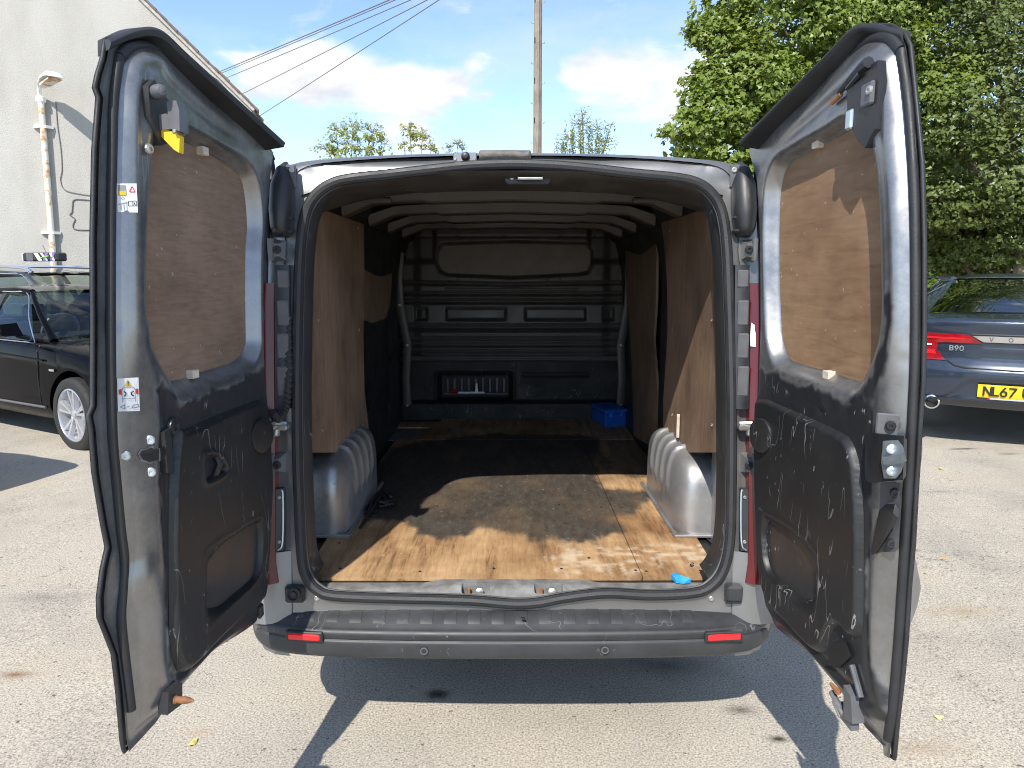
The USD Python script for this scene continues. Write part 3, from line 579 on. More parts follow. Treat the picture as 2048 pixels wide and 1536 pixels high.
mm, _ = sheet(np.array([(-.79, bz(722)), (.79, bz(722)), (.79, 1.72), (.70, 1.86), (.5, 1.90), (-.5, 1.90), (-.70, 1.86), (-.79, 1.72)]), .0075, bulk, b3)
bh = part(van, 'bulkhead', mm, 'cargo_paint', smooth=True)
M['bulk_panel'] = plain('brown_grey_blanking_panel', (.19, .165, .145), .55, .1, 0, 7., .25)
mm, _ = sheet(np.asarray(Polygon(win_i).buffer(-.004).exterior.coords)[:-1], .02, lambda P: -.016 + .001 * np.sin(P[:, 0] * 14), b3, back=-.022)
part(bh, 'blanking_panel', mm, 'bulk_panel', smooth=40)
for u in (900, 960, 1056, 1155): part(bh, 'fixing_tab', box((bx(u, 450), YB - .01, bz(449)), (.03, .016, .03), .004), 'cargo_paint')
for u in (915, 940, 1095, 1120): part(bh, 'edge_clip', box((bx(u, 556), YB - .012, bz(559)), (.012, .01, .03), .002), 'black')
for u in (915, 1008, 1120, 1190): part(bh, 'edge_clip', box((bx(u, 474), YB - .012, bz(474)), (.010, .01, .02), .002), 'black')
def bulk2(P):
    x, z = P[:, 0], P[:, 1]; d = 0 * x
    fr = bpx([(872, 742), (1028, 742), (1028, 804), (872, 804)]); fi = bpx([(882, 752), (1018, 752), (1018, 797), (882, 797)])
    d += np.where(inside(fr, P), nested(P, [(fr, .012), (fi, -.05)]), 0)
    d += .014 * np.exp(-((z - bz(750)) / .008) ** 2) * ((x > bx(1045)) & (x < bx(1180))) + .03 * sstep(bz(800), bz(806), z) + .015 * (meshkit.fbm(np.stack([x * 6, z * 9, 0 * x], 1), 3, 9) - .5)
    return d
M['low_bulk'] = scuffed('scuffed_lower_bulkhead', (.006, .006, .006), .6, .55, (.3, .3, .3))
mm, _ = sheet(np.array([(-.79, .55), (.79, .55), (.79, bz(722)), (-.79, bz(722))]), .012, bulk2, lambda u, w, d: np.stack([u, YB + .03 + .06 * (w - 1.2) - d, w], 1))
lb = part(van, 'lower_bulkhead', mm, 'low_bulk', smooth=True)
for u in np.linspace(895, 1008, 9): part(lb, 'vent_slat', box((bx(u, 772), YB + .02, (bz(756) + bz(785)) / 2), (.02, .02, abs(bz(756) - bz(785))), .004), 'grey_plastic')
part(lb, 'vent_rail', box((bx(950), YB + .0, bz(787)), (.46, .02, .012), .003), 'grey_plastic')
for u in (1036, 1110, 1150): part(lb, 'cable_clip', box((bx(u), YB - .0, bz(818)), (.03, .03, .04), .006), 'grey_plastic')

# sill
sp = lambda u, w, d: np.stack([u, -.06 + w * 0 + w, .520 + d], 1)
def sillh(P):
    x, y = P[:, 0], P[:, 1]; c = sstep(.30, .22, np.abs(x))
    d = .028 * sstep(-.035, .02, y) + c * .012
    return d + .002 * (meshkit.fbm(np.stack([x * 20, y * 40, 0 * x], 1), 2, 5) - .5)
HX = (-.118, .118)
mm, _ = sheet(np.array([(-.675, -.045), (.675, -.045), (.69, .0), (.69, .06), (-.69, .06), (-.69, .0)]), .008, sillh, lambda u, w, d: np.stack([u, -.075 + w, .521 + d], 1), holes=[rrect(x - .046, -.012, x + .046, .030, .008, 3) for x in HX], back=-.028)
si = part(van, 'sill_plate', mm, 'sill', smooth=40)
for xc, mt in zip(HX, ('steel', 'rust')):
    rc = part(si, 'latch_recess', box((xc, -.068, .520), (.094, .046, .010), .002), 'ink' if mt == 'steel' else 'rust')
    part(rc, 'recess_lip', hull([(xc + x, y, z) for x in (-.04, .04) for y, z in ((-.088, .525), (-.074, .529), (-.088, .520))]), 'white_label' if mt == 'steel' else 'rust')
    part(si, 'latch_pin', tube([(xc - .022, -.058, .524), (xc - .022, -.058, .548)], .005), 'rust'); part(si, 'latch_eye', lathe([(.006, 0), (.013, 0), (.013, .01), (.006, .012)], (xc + .012, -.060, .538), (0, -1, .3), 12), 'steel')
for x in (-.62, -.45, -.3, .33, .45, .6): part(si, 'rivet', screw((x, -.035, .537), (0, 0, 1), .009, .003), 'sill')

# ------------------------------------------------------------------ bumper
pl = [(-.80, .62), (-.875, .42), (-.895, .20), (-.885, .06), (-.855, -.05), (-.80, -.125), (-.72, -.165), (-.58, -.188), (-.3, -.2), (0, -.203)]
pl = spline(pl, 8); pl = np.vstack([pl, pl[-2::-1] * [-1, 1]])
tn = np.gradient(pl, axis=0); tn /= np.linalg.norm(tn, axis=1, keepdims=True); on = np.stack([tn[:, 1], -tn[:, 0]], 1)
ins_ = np.clip(1 - np.abs(np.arange(len(pl)) - len(pl) / 2) / (len(pl) / 2), 0, 1)
prof = [(-.135, .528), (-.12, .524), (-.05, .498), (-.016, .475), (-.006, .470), (0, .463), (.001, .455), (-.003, .442), (-.006, .438), (-.002, .434), (0, .425), (-.001, .40), (-.006, .384), (-.02, .374), (-.07, .366), (-.16, .36)]
prof = spline(prof, 3)
secs = [[(p[0] + o[0] * q[0], p[1] + o[1] * q[0], q[1] + (.03 * sstep(.0, .3, p[1]))) for q in prof] for p, o in zip(pl, on)]
bp_ = part(van, 'rear_bumper', loft(secs), 'bumper', smooth=50)
def pathy(x): o = np.argsort(pl[:, 0]); return float(np.interp(x, pl[o, 0], pl[o, 1]))
po = prof[np.argsort(prof[:, 0])]; po = po[po[:, 1] > .462]
for k in range(17):
    x = -.64 + k * .0745; S = []
    for o in np.linspace(-.112, -.020, 9):
        z = float(np.interp(o, po[:, 0], po[:, 1])); e = .0016 if -.11 < o < -.022 else -.003
        S.append([(x + a, pathy(x + a) - o, z + h) for a, h in ((-.0225, -.0035), (-.0185, e), (.0185, e), (.0225, -.0035))])
    part(bp_, 'step_rib', loft(S), 'bumper', smooth=40)
for s, u0, u1 in ((-1, 578, 643), (1, 1413, 1479)):
    q0, q1 = onY(u0, 1268, -.178), onY(u1, 1284, -.178); xm = (q0[0] + q1[0]) / 2
    tilt = s * .09; Rz = np.array([[math.cos(tilt), -math.sin(tilt), 0], [math.sin(tilt), math.cos(tilt), 0], [0, 0, 1]])
    part(bp_, 'reflector_bezel', box((xm, -.183, .4495), (q1[0] - q0[0] + .018, .018, .033), .003, Rz), 'black')
    r_ = part(bp_, 'reflector', box((xm, -.187, .4495), (q1[0] - q0[0], .016, .020), .003, Rz), 'reflector')
for u, v in ((848, 1302), (1210, 1300), (552, 1290), (1507, 1291)):
    q = onY(u, v, -.205 if 700 < u < 1300 else -.135); ax = (0, -1, 0) if 700 < u < 1300 else (np.sign(q[0]) * .5, -.85, 0)
    sn = part(bp_, 'parking_sensor', lathe([(.012, 0), (.012, .003), (.0095, .0035), (.0085, .002), (.004, .002)], q, ax, 16), 'grey_plastic')
    part(sn, 'sensor_face', lathe([(.0075, 0), (.0075, .0028), (.002, .003)], q, ax, 14), 'black')
q = onZ(1185, 1213, .497)
bl_ = part(van, 'broken_latch', tube([q + (-.02, 0, .004), q + (0, .005, .012), q + (.022, 0, .008)], [.006, .009, .005], 7), 'black')
part(bl_, 'latch_stud', tube([q + (-.018, -.004, .0), q + (-.02, -.03, .004)], .004, 6), 'steel')

# ------------------------------------------------------------------ pillars beside the opening
def rp(x, y, d=0.): return onP(x, y, (0, -.06 - d, 1), (0, 1, -LEAN))
for s in (-1, 1):
    X = lambda u: u if s < 0 else 2052 - u
    # rounded cover over the top hinge
    cs = []
    for v, u0, u1, dep in ((322, 572, 566, .0), (335, 552, 580, .03), (370, 542, 590, .06), (420, 540, 592, .07), (455, 543, 588, .065), (470, 548, 582, .05), (476, 552, 580, .0)):
        a, b = rp(X(u0), v), rp(X(u1), v); c = (a + b) / 2; w = abs(b[0] - a[0]) / 2
        cs.append([(c[0] + w * math.cos(t) * s * -1, c[1] - dep * math.sin(t) ** .7 + .012, c[2]) for t in np.linspace(0, math.pi, 11)])
    hc = part(van, 'hinge_cover', loft(cs), 'black', smooth=60)
    b0 = rp(X(586), 345); part(van, 'corner_bracket', box(b0 + (s * .004, -.006, -.012), (.03, .012, .07), .003), 'grey_plastic'); part(van, 'bracket_bolt', screw(b0 + (0, -.012, .006), (0, -1, 0), .009), 'steel')
    for v in (437, 463): part(hc, 'rubber_stop', box(rp(X(584), v) + (0, -.02, 0), (.022, .03, .012), .005), 'rubber')
    # hinges
    for v in (500, 925):
        c = rp(X(556), v); h = part(van, 'door_hinge', hull([c + np.array(o) for o in ((s * .022, .01, .035), (s * -.024, .01, .03), (s * .022, .01, -.04), (s * -.024, .01, -.035), (s * .015, -.03, .02), (s * -.012, -.03, .018), (s * .015, -.03, -.025), (s * -.012, -.03, -.02))]), 'silver')
        part(h, 'hinge_pin', tube([c + (s * .012, -.03, -.034), c + (s * .012, -.03, .034)], .010, 10), 'grey_plastic'); part(h, 'hinge_bolt', screw(c + (-s * .008, -.03, 0), (0, -1, 0), .013, .01), 'black')
    # black housing and tail lamp
    q0, q1 = rp(X(560), 530), rp(X(560), 815)
    hz = part(van, 'lamp_housing', hull([(s * x, ypl(z) + dy, z) for z in (q1[2], q0[2]) for x, dy in ((.696, .0), (.696, -.022), (.715, -.03), (.740, -.026), (.740, .02))]), 'black')
    for v0, v1 in ((540, 575), (600, 650), (665, 715), (730, 790)):
        c0, c1 = rp(X(572), v0), rp(X(572), v1); part(hz, 'housing_rib', box(((c0 + c1) / 2)[:3] + (0, -.028, 0), (.034, .016, abs(c0[2] - c1[2])), .004), 'grey_plastic')
    zt, zb = rp(X(535), 566)[2], .60
    lamp = []
    for z in np.linspace(zb, zt, 16):
        e = 1 - .10 * sstep(zb + .04, zb, z) - .1 * sstep(zt - .05, zt, z)
        lamp.append([(s * x * (1 - (1 - e) * .1), ypl(z) + dy, z) for x, dy in ((.742, .02), (.744, -.020), (.765, -.032), (.785, -.034), (.82, -.028), (.862, -.004), (.895, .04), (.915, .10), (.905, .14))])
    tl = part(van, 'tail_lamp', loft(lamp), 'dark_red_lens', smooth=50)
    for zc in (1.12, .90): part(tl, 'lamp_divider', box((s * .80, float(ypl(zc)) - .030, zc), (.07, .012, .008), .002), 'dark_metal')
    # trim round the lower part of the lamp
    z0, z1 = rp(X(560), 1098)[2], rp(X(560), 975)[2]
    part(van, 'lamp_surround', hull([(s * x, ypl(z) + dy, z) for z in (z0, z1) for x, dy in ((.720, 0), (.722, -.014), (.742, -.022), (.744, 0))]), 'black')
    part(van, 'lamp_trim', tube(spline([(s * .726, ypl(z1) - .019, z1 - .004), (s * .721, ypl(z1) - .017, z1 - .02), (s * .721, ypl(z0) - .017, z0 + .03), (s * .736, ypl(z0) - .022, z0 + .004)], 4), .0028, 6), 'zinc')
    for z in (z0 + .03, z1 - .025): part(van, 'lamp_screw', screw((s * .731, ypl(z) - .019, z), (0, -1, 0), .006), 'steel')
    # corner panel below the lamp
    qp = [[(s * x, ypl(z) + dy, z) for x, dy in ((.70, .0), (.735, -.012), (.78, -.022), (.83, -.010), (.88, .05), (.905, .15), (.90, .3))] for z in (.47, .52, .58, z0 - .006)]
    part(van, 'corner_panel', loft(qp), 'silver', smooth=60)
    # check strap and its bracket
    c = rp(X(566), 850)
    ck = part(van, 'check_strap', [box(c + (0, -.02, 0), (.05, .05, .018), .004), box(c + (s * .02, -.05, .005), (.03, .04, .012), .003), tube([c + (-s * .02, -.03, .012), c + (s * .01, -.045, .016), c + (s * .035, -.06, .006)], .006, 6)], 'steel')
    part(ck, 'strap_roller', lathe([(.010, -.012), (.013, -.008), (.013, .008), (.010, .012)], c + (s * .012, -.035, -.016), (0, .2, 1), 12), 'steel')
# rubber stop low left, square stop low right, small screws
c = rp(592, 1185, .0)
rs = part(van, 'door_stop', box(c + (0, -.008, 0), (.06, .025, .055), .006), 'black'); part(rs, 'stop_ring', lathe([(.022, 0), (.022, .014), (.017, .016), (.016, .008), (.010, .008), (.009, .012), (.003, .012)], c + (0, -.018, .004), (0, -1, .15), 24), 'rubber')
c = rp(1464, 1180, .0)
rs = part(van, 'door_stop', box(c + (0, -.015, 0), (.05, .04, .05), .006), 'bumper'); part(rs, 'stop_foot', box(c + (0, -.01, -.03), (.05, .03, .012), .003), 'black')
for u, v in ((634, 1196), (1422, 1197)): part(van, 'frame_screw', screw(rp(u, v, .004), (0, -1, 0), .009), 'steel')
# wiring gaiter at the left hinge side
g = spline([rp(578, 640, .01), rp(577, 700, .02), rp(577, 760, .03), rp(572, 810, .04), rp(558, 836, .07), rp(543, 826, .10)], 14)
part(van, 'wiring_gaiter', tube(g, .0125 + .0025 * np.sin(np.arange(len(g)) * 2.1), 10), 'rubber')
part(van, 'gaiter_clip', box(rp(572, 640, .015), (.03, .02, .03), .006), 'grey_plastic')
part(van, 'torn_sticker', prism([(0, 0), (.016, -.002), (.017, .035), (.013, .05), (.012, .066), (.002, .072), (-.001, .03)], 0, .0012, lambda x, z, d: np.stack([.742 + x, ypl(1.34 + z) - .031 - d, 1.34 + z], 1)), 'white_label')
# roof edge: washer jet and the weathered brake lamp pad
c = rp(930, 315, .004)
wj = part(van, 'jet_mount', box(c + (0, 0, 0), (.075, .010, .030), .003), 'silver'); part(wj, 'washer_jet', lathe([(.014, 0), (.013, .008), (.008, .016), (.003, .017)], c + (.002, -.004, .002), (0, -1, .1), 16), 'black')
for dx in (-.03, .03): part(wj, 'screw', screw(c + (dx, -.005, -.006), (0, -1, 0), .004), 'steel')
p0, p1 = rp(958, 304), rp(1062, 319)
lp = rrect(p0[0], p1[2], p1[0], p0[2] + .006, .006)
M['weathered'] = plain('weathered_grey_lamp_pad', (.13, .12, .105), .8, 0, 0, 30., .55, bump=.8, bscale=60)
mm, _ = sheet(lp, .005, lambda P: .014 * sstep(0, .008, dist(lp, P)) + .006 * (meshkit.fbm(np.stack([P[:, 0] * 30, P[:, 1] * 70, 0 * P[:, 0]], 1), 4, 12) - .5), rear3, back=-.01)
part(van, 'brake_lamp_pad', mm, 'weathered', smooth=40)

# ------------------------------------------------------------------ rear doors
class DoorPlane:
    """Flat frame of an open rear door: u runs from the hinge to the free edge, w upwards, d out of its inner face."""
    def __init__(s, sx, ang=6.):
        a = math.radians(ang); s.sx = sx
        s.e = np.array([sx * math.sin(a), -math.cos(a), 0]); s.n = np.array([-sx * math.cos(a), -math.sin(a), 0]); s.t = np.array([0, LEAN, 1.]); s.H = np.array([sx * .74, -.1 - LEAN, 0])
    def uw(s, x, y, d=0.):
        A = np.array([s.e, s.t, -ray(x, y)]).T; return np.linalg.solve(A, CAM - s.H - s.n * d)[:2]
    def px(s, pts, d=0.): return np.array([s.uw(p[0], p[1], p[2] if len(p) > 2 else d) for p in pts])
    def to3(s, u, w, d): return s.H + np.asarray(u)[:, None] * s.e + np.asarray(w)[:, None] * s.t + np.asarray(d)[:, None] * s.n
    def p(s, u, w, d=0.): return s.H + s.e * u + s.t * w + s.n * d
    def at(s, x, y, d=0.): return s.p(*s.uw(x, y, d), d)

HEM = -.042
def build_door(side, cfg, label):
    D = DoorPlane(side); door = part(van, 'rear_door', None, None) if False else None
    root = UsdGeom.Xform.Define(stage, numbered(str(van.GetPath()) + '/rear_door')).GetPrim(); setd(root, label)
    out = D.px(cfg['outline'], HEM); hem_in = D.px(cfg['hem_in'], HEM + .004); strip0 = D.px(cfg['strip0'], -.034); plate = D.px(cfg['plate'], 0.)
    wo = D.px(cfg['win_o'], 0.); wp = D.px(cfg['win_p'], -.045)
    plate = spline(plate, 3, True); wo = spline(wo, 3, True); wp = spline(wp, 3, True)
    outp = Polygon(out).buffer(0)
    def clipin(p, m):
        q = Polygon(p).buffer(0).intersection(outp.buffer(-m)); q = max(getattr(q, 'geoms', [q]), key=lambda g: g.area); return np.asarray(q.exterior.coords)[:-1]
    strip0 = clipin(strip0, .004); plate = clipin(plate, .007); wo = np.asarray(Polygon(wo).buffer(0).intersection(Polygon(plate).buffer(0).buffer(-.005)).exterior.coords)[:-1]
    wp = np.asarray(Polygon(wp).buffer(0).intersection(Polygon(wo).buffer(0).buffer(-.004)).exterior.coords)[:-1]
    st = np.asarray(Polygon(strip0).buffer(0).exterior.coords)[:-1]
    tr = D.px(cfg['trim'], .0); pk = D.px(cfg['pocket'], .0)
    def h(P):
        fu = .06 + .94 * sstep(.14, .36, P[:, 0]); i_out = HEM * fu; ds = dist(out, P); ist, ipl = inside(strip0, P), inside(plate, P); d0, d1 = dist(strip0, P), dist(plate, P)
        t = d0 / np.maximum(d0 + d1, 1e-9)
        d = np.where(ist & ~ipl, -.036 * fu * (1 - t) ** 1.6, i_out); d = np.where(~ist, HEM * fu + .006 * fu * np.exp(-(ds / .006) ** 2), d); d = np.where(ipl, 0, d)
        iw, ip = inside(wo, P), inside(wp, P); a, b = dist(wo, P), dist(wp, P); t = a / np.maximum(a + b, 1e-9)
        d = np.where(iw & ~ip, -.045 * (t ** 1.35), d); d = np.where(ip, -.047, d)
        d += np.where(~iw & ipl, fu * (.006 * np.exp(-(a / .03) ** 2) - .004), 0)
        rim = dist(plate, P); d -= np.where(ipl & ~iw, .006 * fu * np.exp(-((rim - .014) / .007) ** 2), 0)
        for (x, y, r, amp) in cfg['dents']:
            c = D.uw(x, y); d += amp * np.exp(-(((P[:, 0] - c[0]) / r) ** 2 + ((P[:, 1] - c[1]) / r) ** 2))
        n = meshkit.fbm(np.stack([P[:, 0] * 7, P[:, 1] * 5, 0 * P[:, 0]], 1), 3, 31 + side) - .5
        return d + .002 * n * ipl
    m, P = sheet(out, .0045, h, D.to3, relax=6)
    blk = D.px(cfg['black'], 0.)
    n = meshkit.fbm(np.stack([P[:, 0] * 30, P[:, 1] * 22, 0 * P[:, 0]], 1), 4, 17) - .5
    bm = sstep(-.012, .012, sdist(blk, P) + n * .05)
    part(root, 'inner_frame', m, 'silver_in', smooth=True, attrs={'black': bm})
    sk = cfg['bulge']
    def skin(P):
        d = np.full(len(P), HEM - .012); e = sstep(0, .05, dist(out, P))
        return d - e * .006 - cfg['skin'] * e * sstep(.45, .6, P[:, 0]) * (.030 * np.exp(-((P[:, 1] - 1.17) / .11) ** 2) + .050 * np.exp(-((P[:, 1] - .86) / .10) ** 2))
    m, _ = sheet(out, .02, skin, D.to3)
    part(root, 'outer_skin', m, 'silver', smooth=50)
    eo = resample(out, .03); part(root, 'door_edge', tube(D.to3(eo[:, 0], eo[:, 1], (HEM - .005) * (.3 + .7 * sstep(.14, .36, eo[:, 0]))), .0052, 6, True), 'rubber', smooth=60)
    # ply blank in the window and its wedges
    m, _ = sheet(np.asarray(Polygon(wp).buffer(.003).exterior.coords)[:-1], .02, lambda P: -.0435 + .0 * P[:, 0], D.to3, back=-.055)
    part(root, 'ply_blank', m, cfg['ply'], smooth=40)
    for x, y in cfg['wedges']:
        c = D.at(x, y, -.038); Rm = np.stack([D.n, -D.e * side, np.array([0, 0, 1.])], 1)
        part(root, 'timber_wedge', box(c, (.026, .030, .022), .002, Rm), 'timber')
    # trim panel
    tr = spline(tr, 2, True); pk_i = D.px(cfg['pocket_in'], -.045)
    pk = spline(pk, 3, True); pk_i = spline(pk_i, 3, True)
    hb = D.px(cfg['handle'], .012) if 'handle' in cfg else None
    if hb is not None: hb = spline(hb, 3, True); hi = np.asarray(Polygon(hb).buffer(-.010).exterior.coords)[:-1]
    def th(P):
        e = dist(tr, P); d = -.004 + .018 * (1 - np.clip(1 - e / .013, 0, 1) ** 2)
        i, j, a, b = inside(pk, P), inside(pk_i, P), dist(pk, P), dist(pk_i, P); t = a / np.maximum(a + b, 1e-9)
        d = np.where(i & ~j, .014 - .062 * sstep(0, 1, t), d); d = np.where(j & i, -.048, d); d += np.where(~i, .003 * np.exp(-(a / .008) ** 2), 0)
        if hb is not None:
            ih = inside(hb, P); a = dist(hb, P); d = np.where(ih, .014 + .010 * np.exp(-((a - .006) / .006) ** 2) - .035 * sstep(.010, .016, a), d)
        return d
    m, _ = sheet(tr, .0048, th, D.to3, back=-.012, relax=2)
    tp = part(root, 'trim_panel', m, 'black_trim', smooth=True)
    if hb is not None:
        c = hb.mean(0); part(tp, 'pull_handle', tube([D.p(c[0] - .026, c[1] + .035, .0), D.p(c[0] - .03, c[1], .012), D.p(c[0] - .026, c[1] - .03, .0)], .009, 8), 'black')
    # rubber strips
    for key, r in (('seal_edge', .0105), ('seal_top', .012)):
        pts = D.px(cfg[key], -.034); part(root, 'door_weatherstrip', tube(spline([D.p(u, w, -.036) for u, w in pts], 5), r, 8), 'rubber', smooth=60)
    # lip along the top edge
    lip = []
    for x, y, d in cfg['lip']:
        u, w = D.uw(x, y, d); lip.append((u, w, d))
    S = []
    for u, w, d in spline(np.array(lip), 6): S.append([D.p(u, w, d), D.p(u, w + .006, d - .006), D.p(u, w + .004, -.06), D.p(u, w - .03, -.06), D.p(u, w - .014, d - .004), D.p(u, w - .004, d)])
    part(root, 'top_lip', loft(S, close=True, caps=True), 'black', smooth=40)
    # round cover near the hinge
    x, y = cfg['cap']; c = D.at(x, y, .022); ax = D.n * .95 + D.e * .18
    kp = part(root, 'round_cover', lathe([(.030, -.03), (.050, -.008), (.052, .0), (.050, .005), (.044, .008), (.018, .0095), (.004, .010)], c, ax, 32), 'black_trim', smooth=40)
    return D, root

SCR = [(-.0, 0)]
left = dict(
    outline=[(556, 318, 0), (549, 300, 0), (535, 400, 0), (528, 480, 0), (528, 600, 0), (529, 700, 0), (531, 766, 0), (536, 810, 0), (542, 946, 0), (541, 1000, 0), (537, 1060, 0), (531, 1175, 0), (524, 1206, 0), (508, 1242, -.01), (415, 1300 + 18, -.02), (366, 1372, -.03), (306, 1446), (253, 1503), (249, 1486), (240, 1382), (231, 1308), (203, 1236), (202, 1196), (209, 1140), (219, 1095), (209, 1043), (193, 946), (186, 860), (181, 832), (189, 812), (190, 652), (189, 480), (193, 298), (201, 195), (194, 175), (199, 149), (209, 117), (214, 80), (277, 60), (322, 62), (440, 160, -.02)],
    hem_in=[(548, 330), (240, 100)],
    strip0=[(540, 330), (522, 480), (522, 700), (530, 900), (528, 1150), (505, 1232), (400, 1335), (310, 1430), (268, 1462), (259, 1400), (250, 1290), (248, 1200), (252, 1130), (240, 1040), (228, 900), (226, 700), (226, 480), (230, 300), (236, 170), (246, 118), (270, 92), (310, 88), (340, 112), (430, 190)],
    plate=[(534, 400), (524, 500), (525, 700), (532, 800), (536, 900), (534, 1060), (524, 1190), (512, 1226), (466, 1268), (403, 1325), (372, 1352), (345, 1362), (334, 1325), (330, 1232), (329, 1146), (327, 1089), (323, 1003), (320, 932), (320, 824), (316, 766), (306, 738), (295, 709), (285, 666), (281, 620), (281, 412), (280, 269), (282, 200), (288, 152), (293, 122), (330, 130), (345, 158), (425, 230), (505, 285), (528, 320)],
    win_o=[(369, 250), (438, 290), (489, 315), (512, 350), (522, 400), (526, 480), (525, 640), (519, 715), (500, 745), (470, 762), (423, 778), (363, 800), (345, 775), (322, 745), (300, 700), (289, 640), (286, 560), (290, 440), (297, 330), (304, 275), (318, 250)],
    win_p=[(318, 266), (392, 290), (466, 338), (490, 370), (500, 410), (507, 480), (505, 600), (500, 660), (492, 690), (480, 712), (455, 730), (400, 746), (338, 764), (318, 730), (302, 690), (292, 640), (289, 560), (293, 440), (300, 330), (306, 280)],
    black=[(560, 735), (560, 1230), (520, 1245), (440, 1310), (395, 1345), (362, 1365), (345, 1352), (338, 1300), (331, 1150), (324, 1000), (321, 900), (320, 830), (313, 780), (326, 772), (360, 803), (425, 782), (495, 750), (520, 728)],
    trim=[(354, 840), (366, 860), (430, 832), (504, 801), (522, 800), (532, 815), (541, 946), (540, 1010), (531, 1170), (520, 1204), (492, 1226), (440, 1276), (385, 1334), (366, 1344), (352, 1332), (342, 1268), (340, 1060), (343, 960), (348, 900)],
    pocket=[(400, 1118), (409, 1098), (460, 1066), (505, 1038), (518, 1044), (514, 1120), (508, 1152), (490, 1176), (450, 1212), (415, 1246), (403, 1250), (399, 1232), (398, 1170)],
    pocket_in=[(420, 1112), (440, 1096), (470, 1078), (482, 1078), (484, 1100), (482, 1128), (470, 1142), (430, 1176), (412, 1190), (410, 1150)],
    handle=[(404, 910), (412, 903), (436, 905), (452, 925), (455, 944), (440, 958), (415, 970), (405, 962)],
    seal_edge=[(240, 112), (229, 200), (226, 300), (223, 480), (223, 700), (226, 860), (232, 940), (243, 1060), (250, 1120), (247, 1180), (244, 1240), (252, 1320), (264, 1420)],
    seal_top=[(240, 112), (262, 94), (300, 92), (332, 116), (345, 148), (430, 205), (505, 262), (534, 300), (545, 345), (537, 430), (531, 520), (529, 640)],
    lip=[(222, 84, -.03), (277, 62, -.02), (326, 64, 0), (380, 112, .02), (460, 185, .04), (570, 285, .06)],
    cap=(524, 871), wedges=[(403, 302), (383, 748)], ply='ply_left', bulge=0, skin=0.,
    dents=[(255, 645, .02, -.004), (300, 660, .02, .003), (300, 1160, .05, .010), (330, 852, .03, .004)])
DL, doorL = build_door(-1, left, 'left rear door with a yellow catch and two white warning labels')
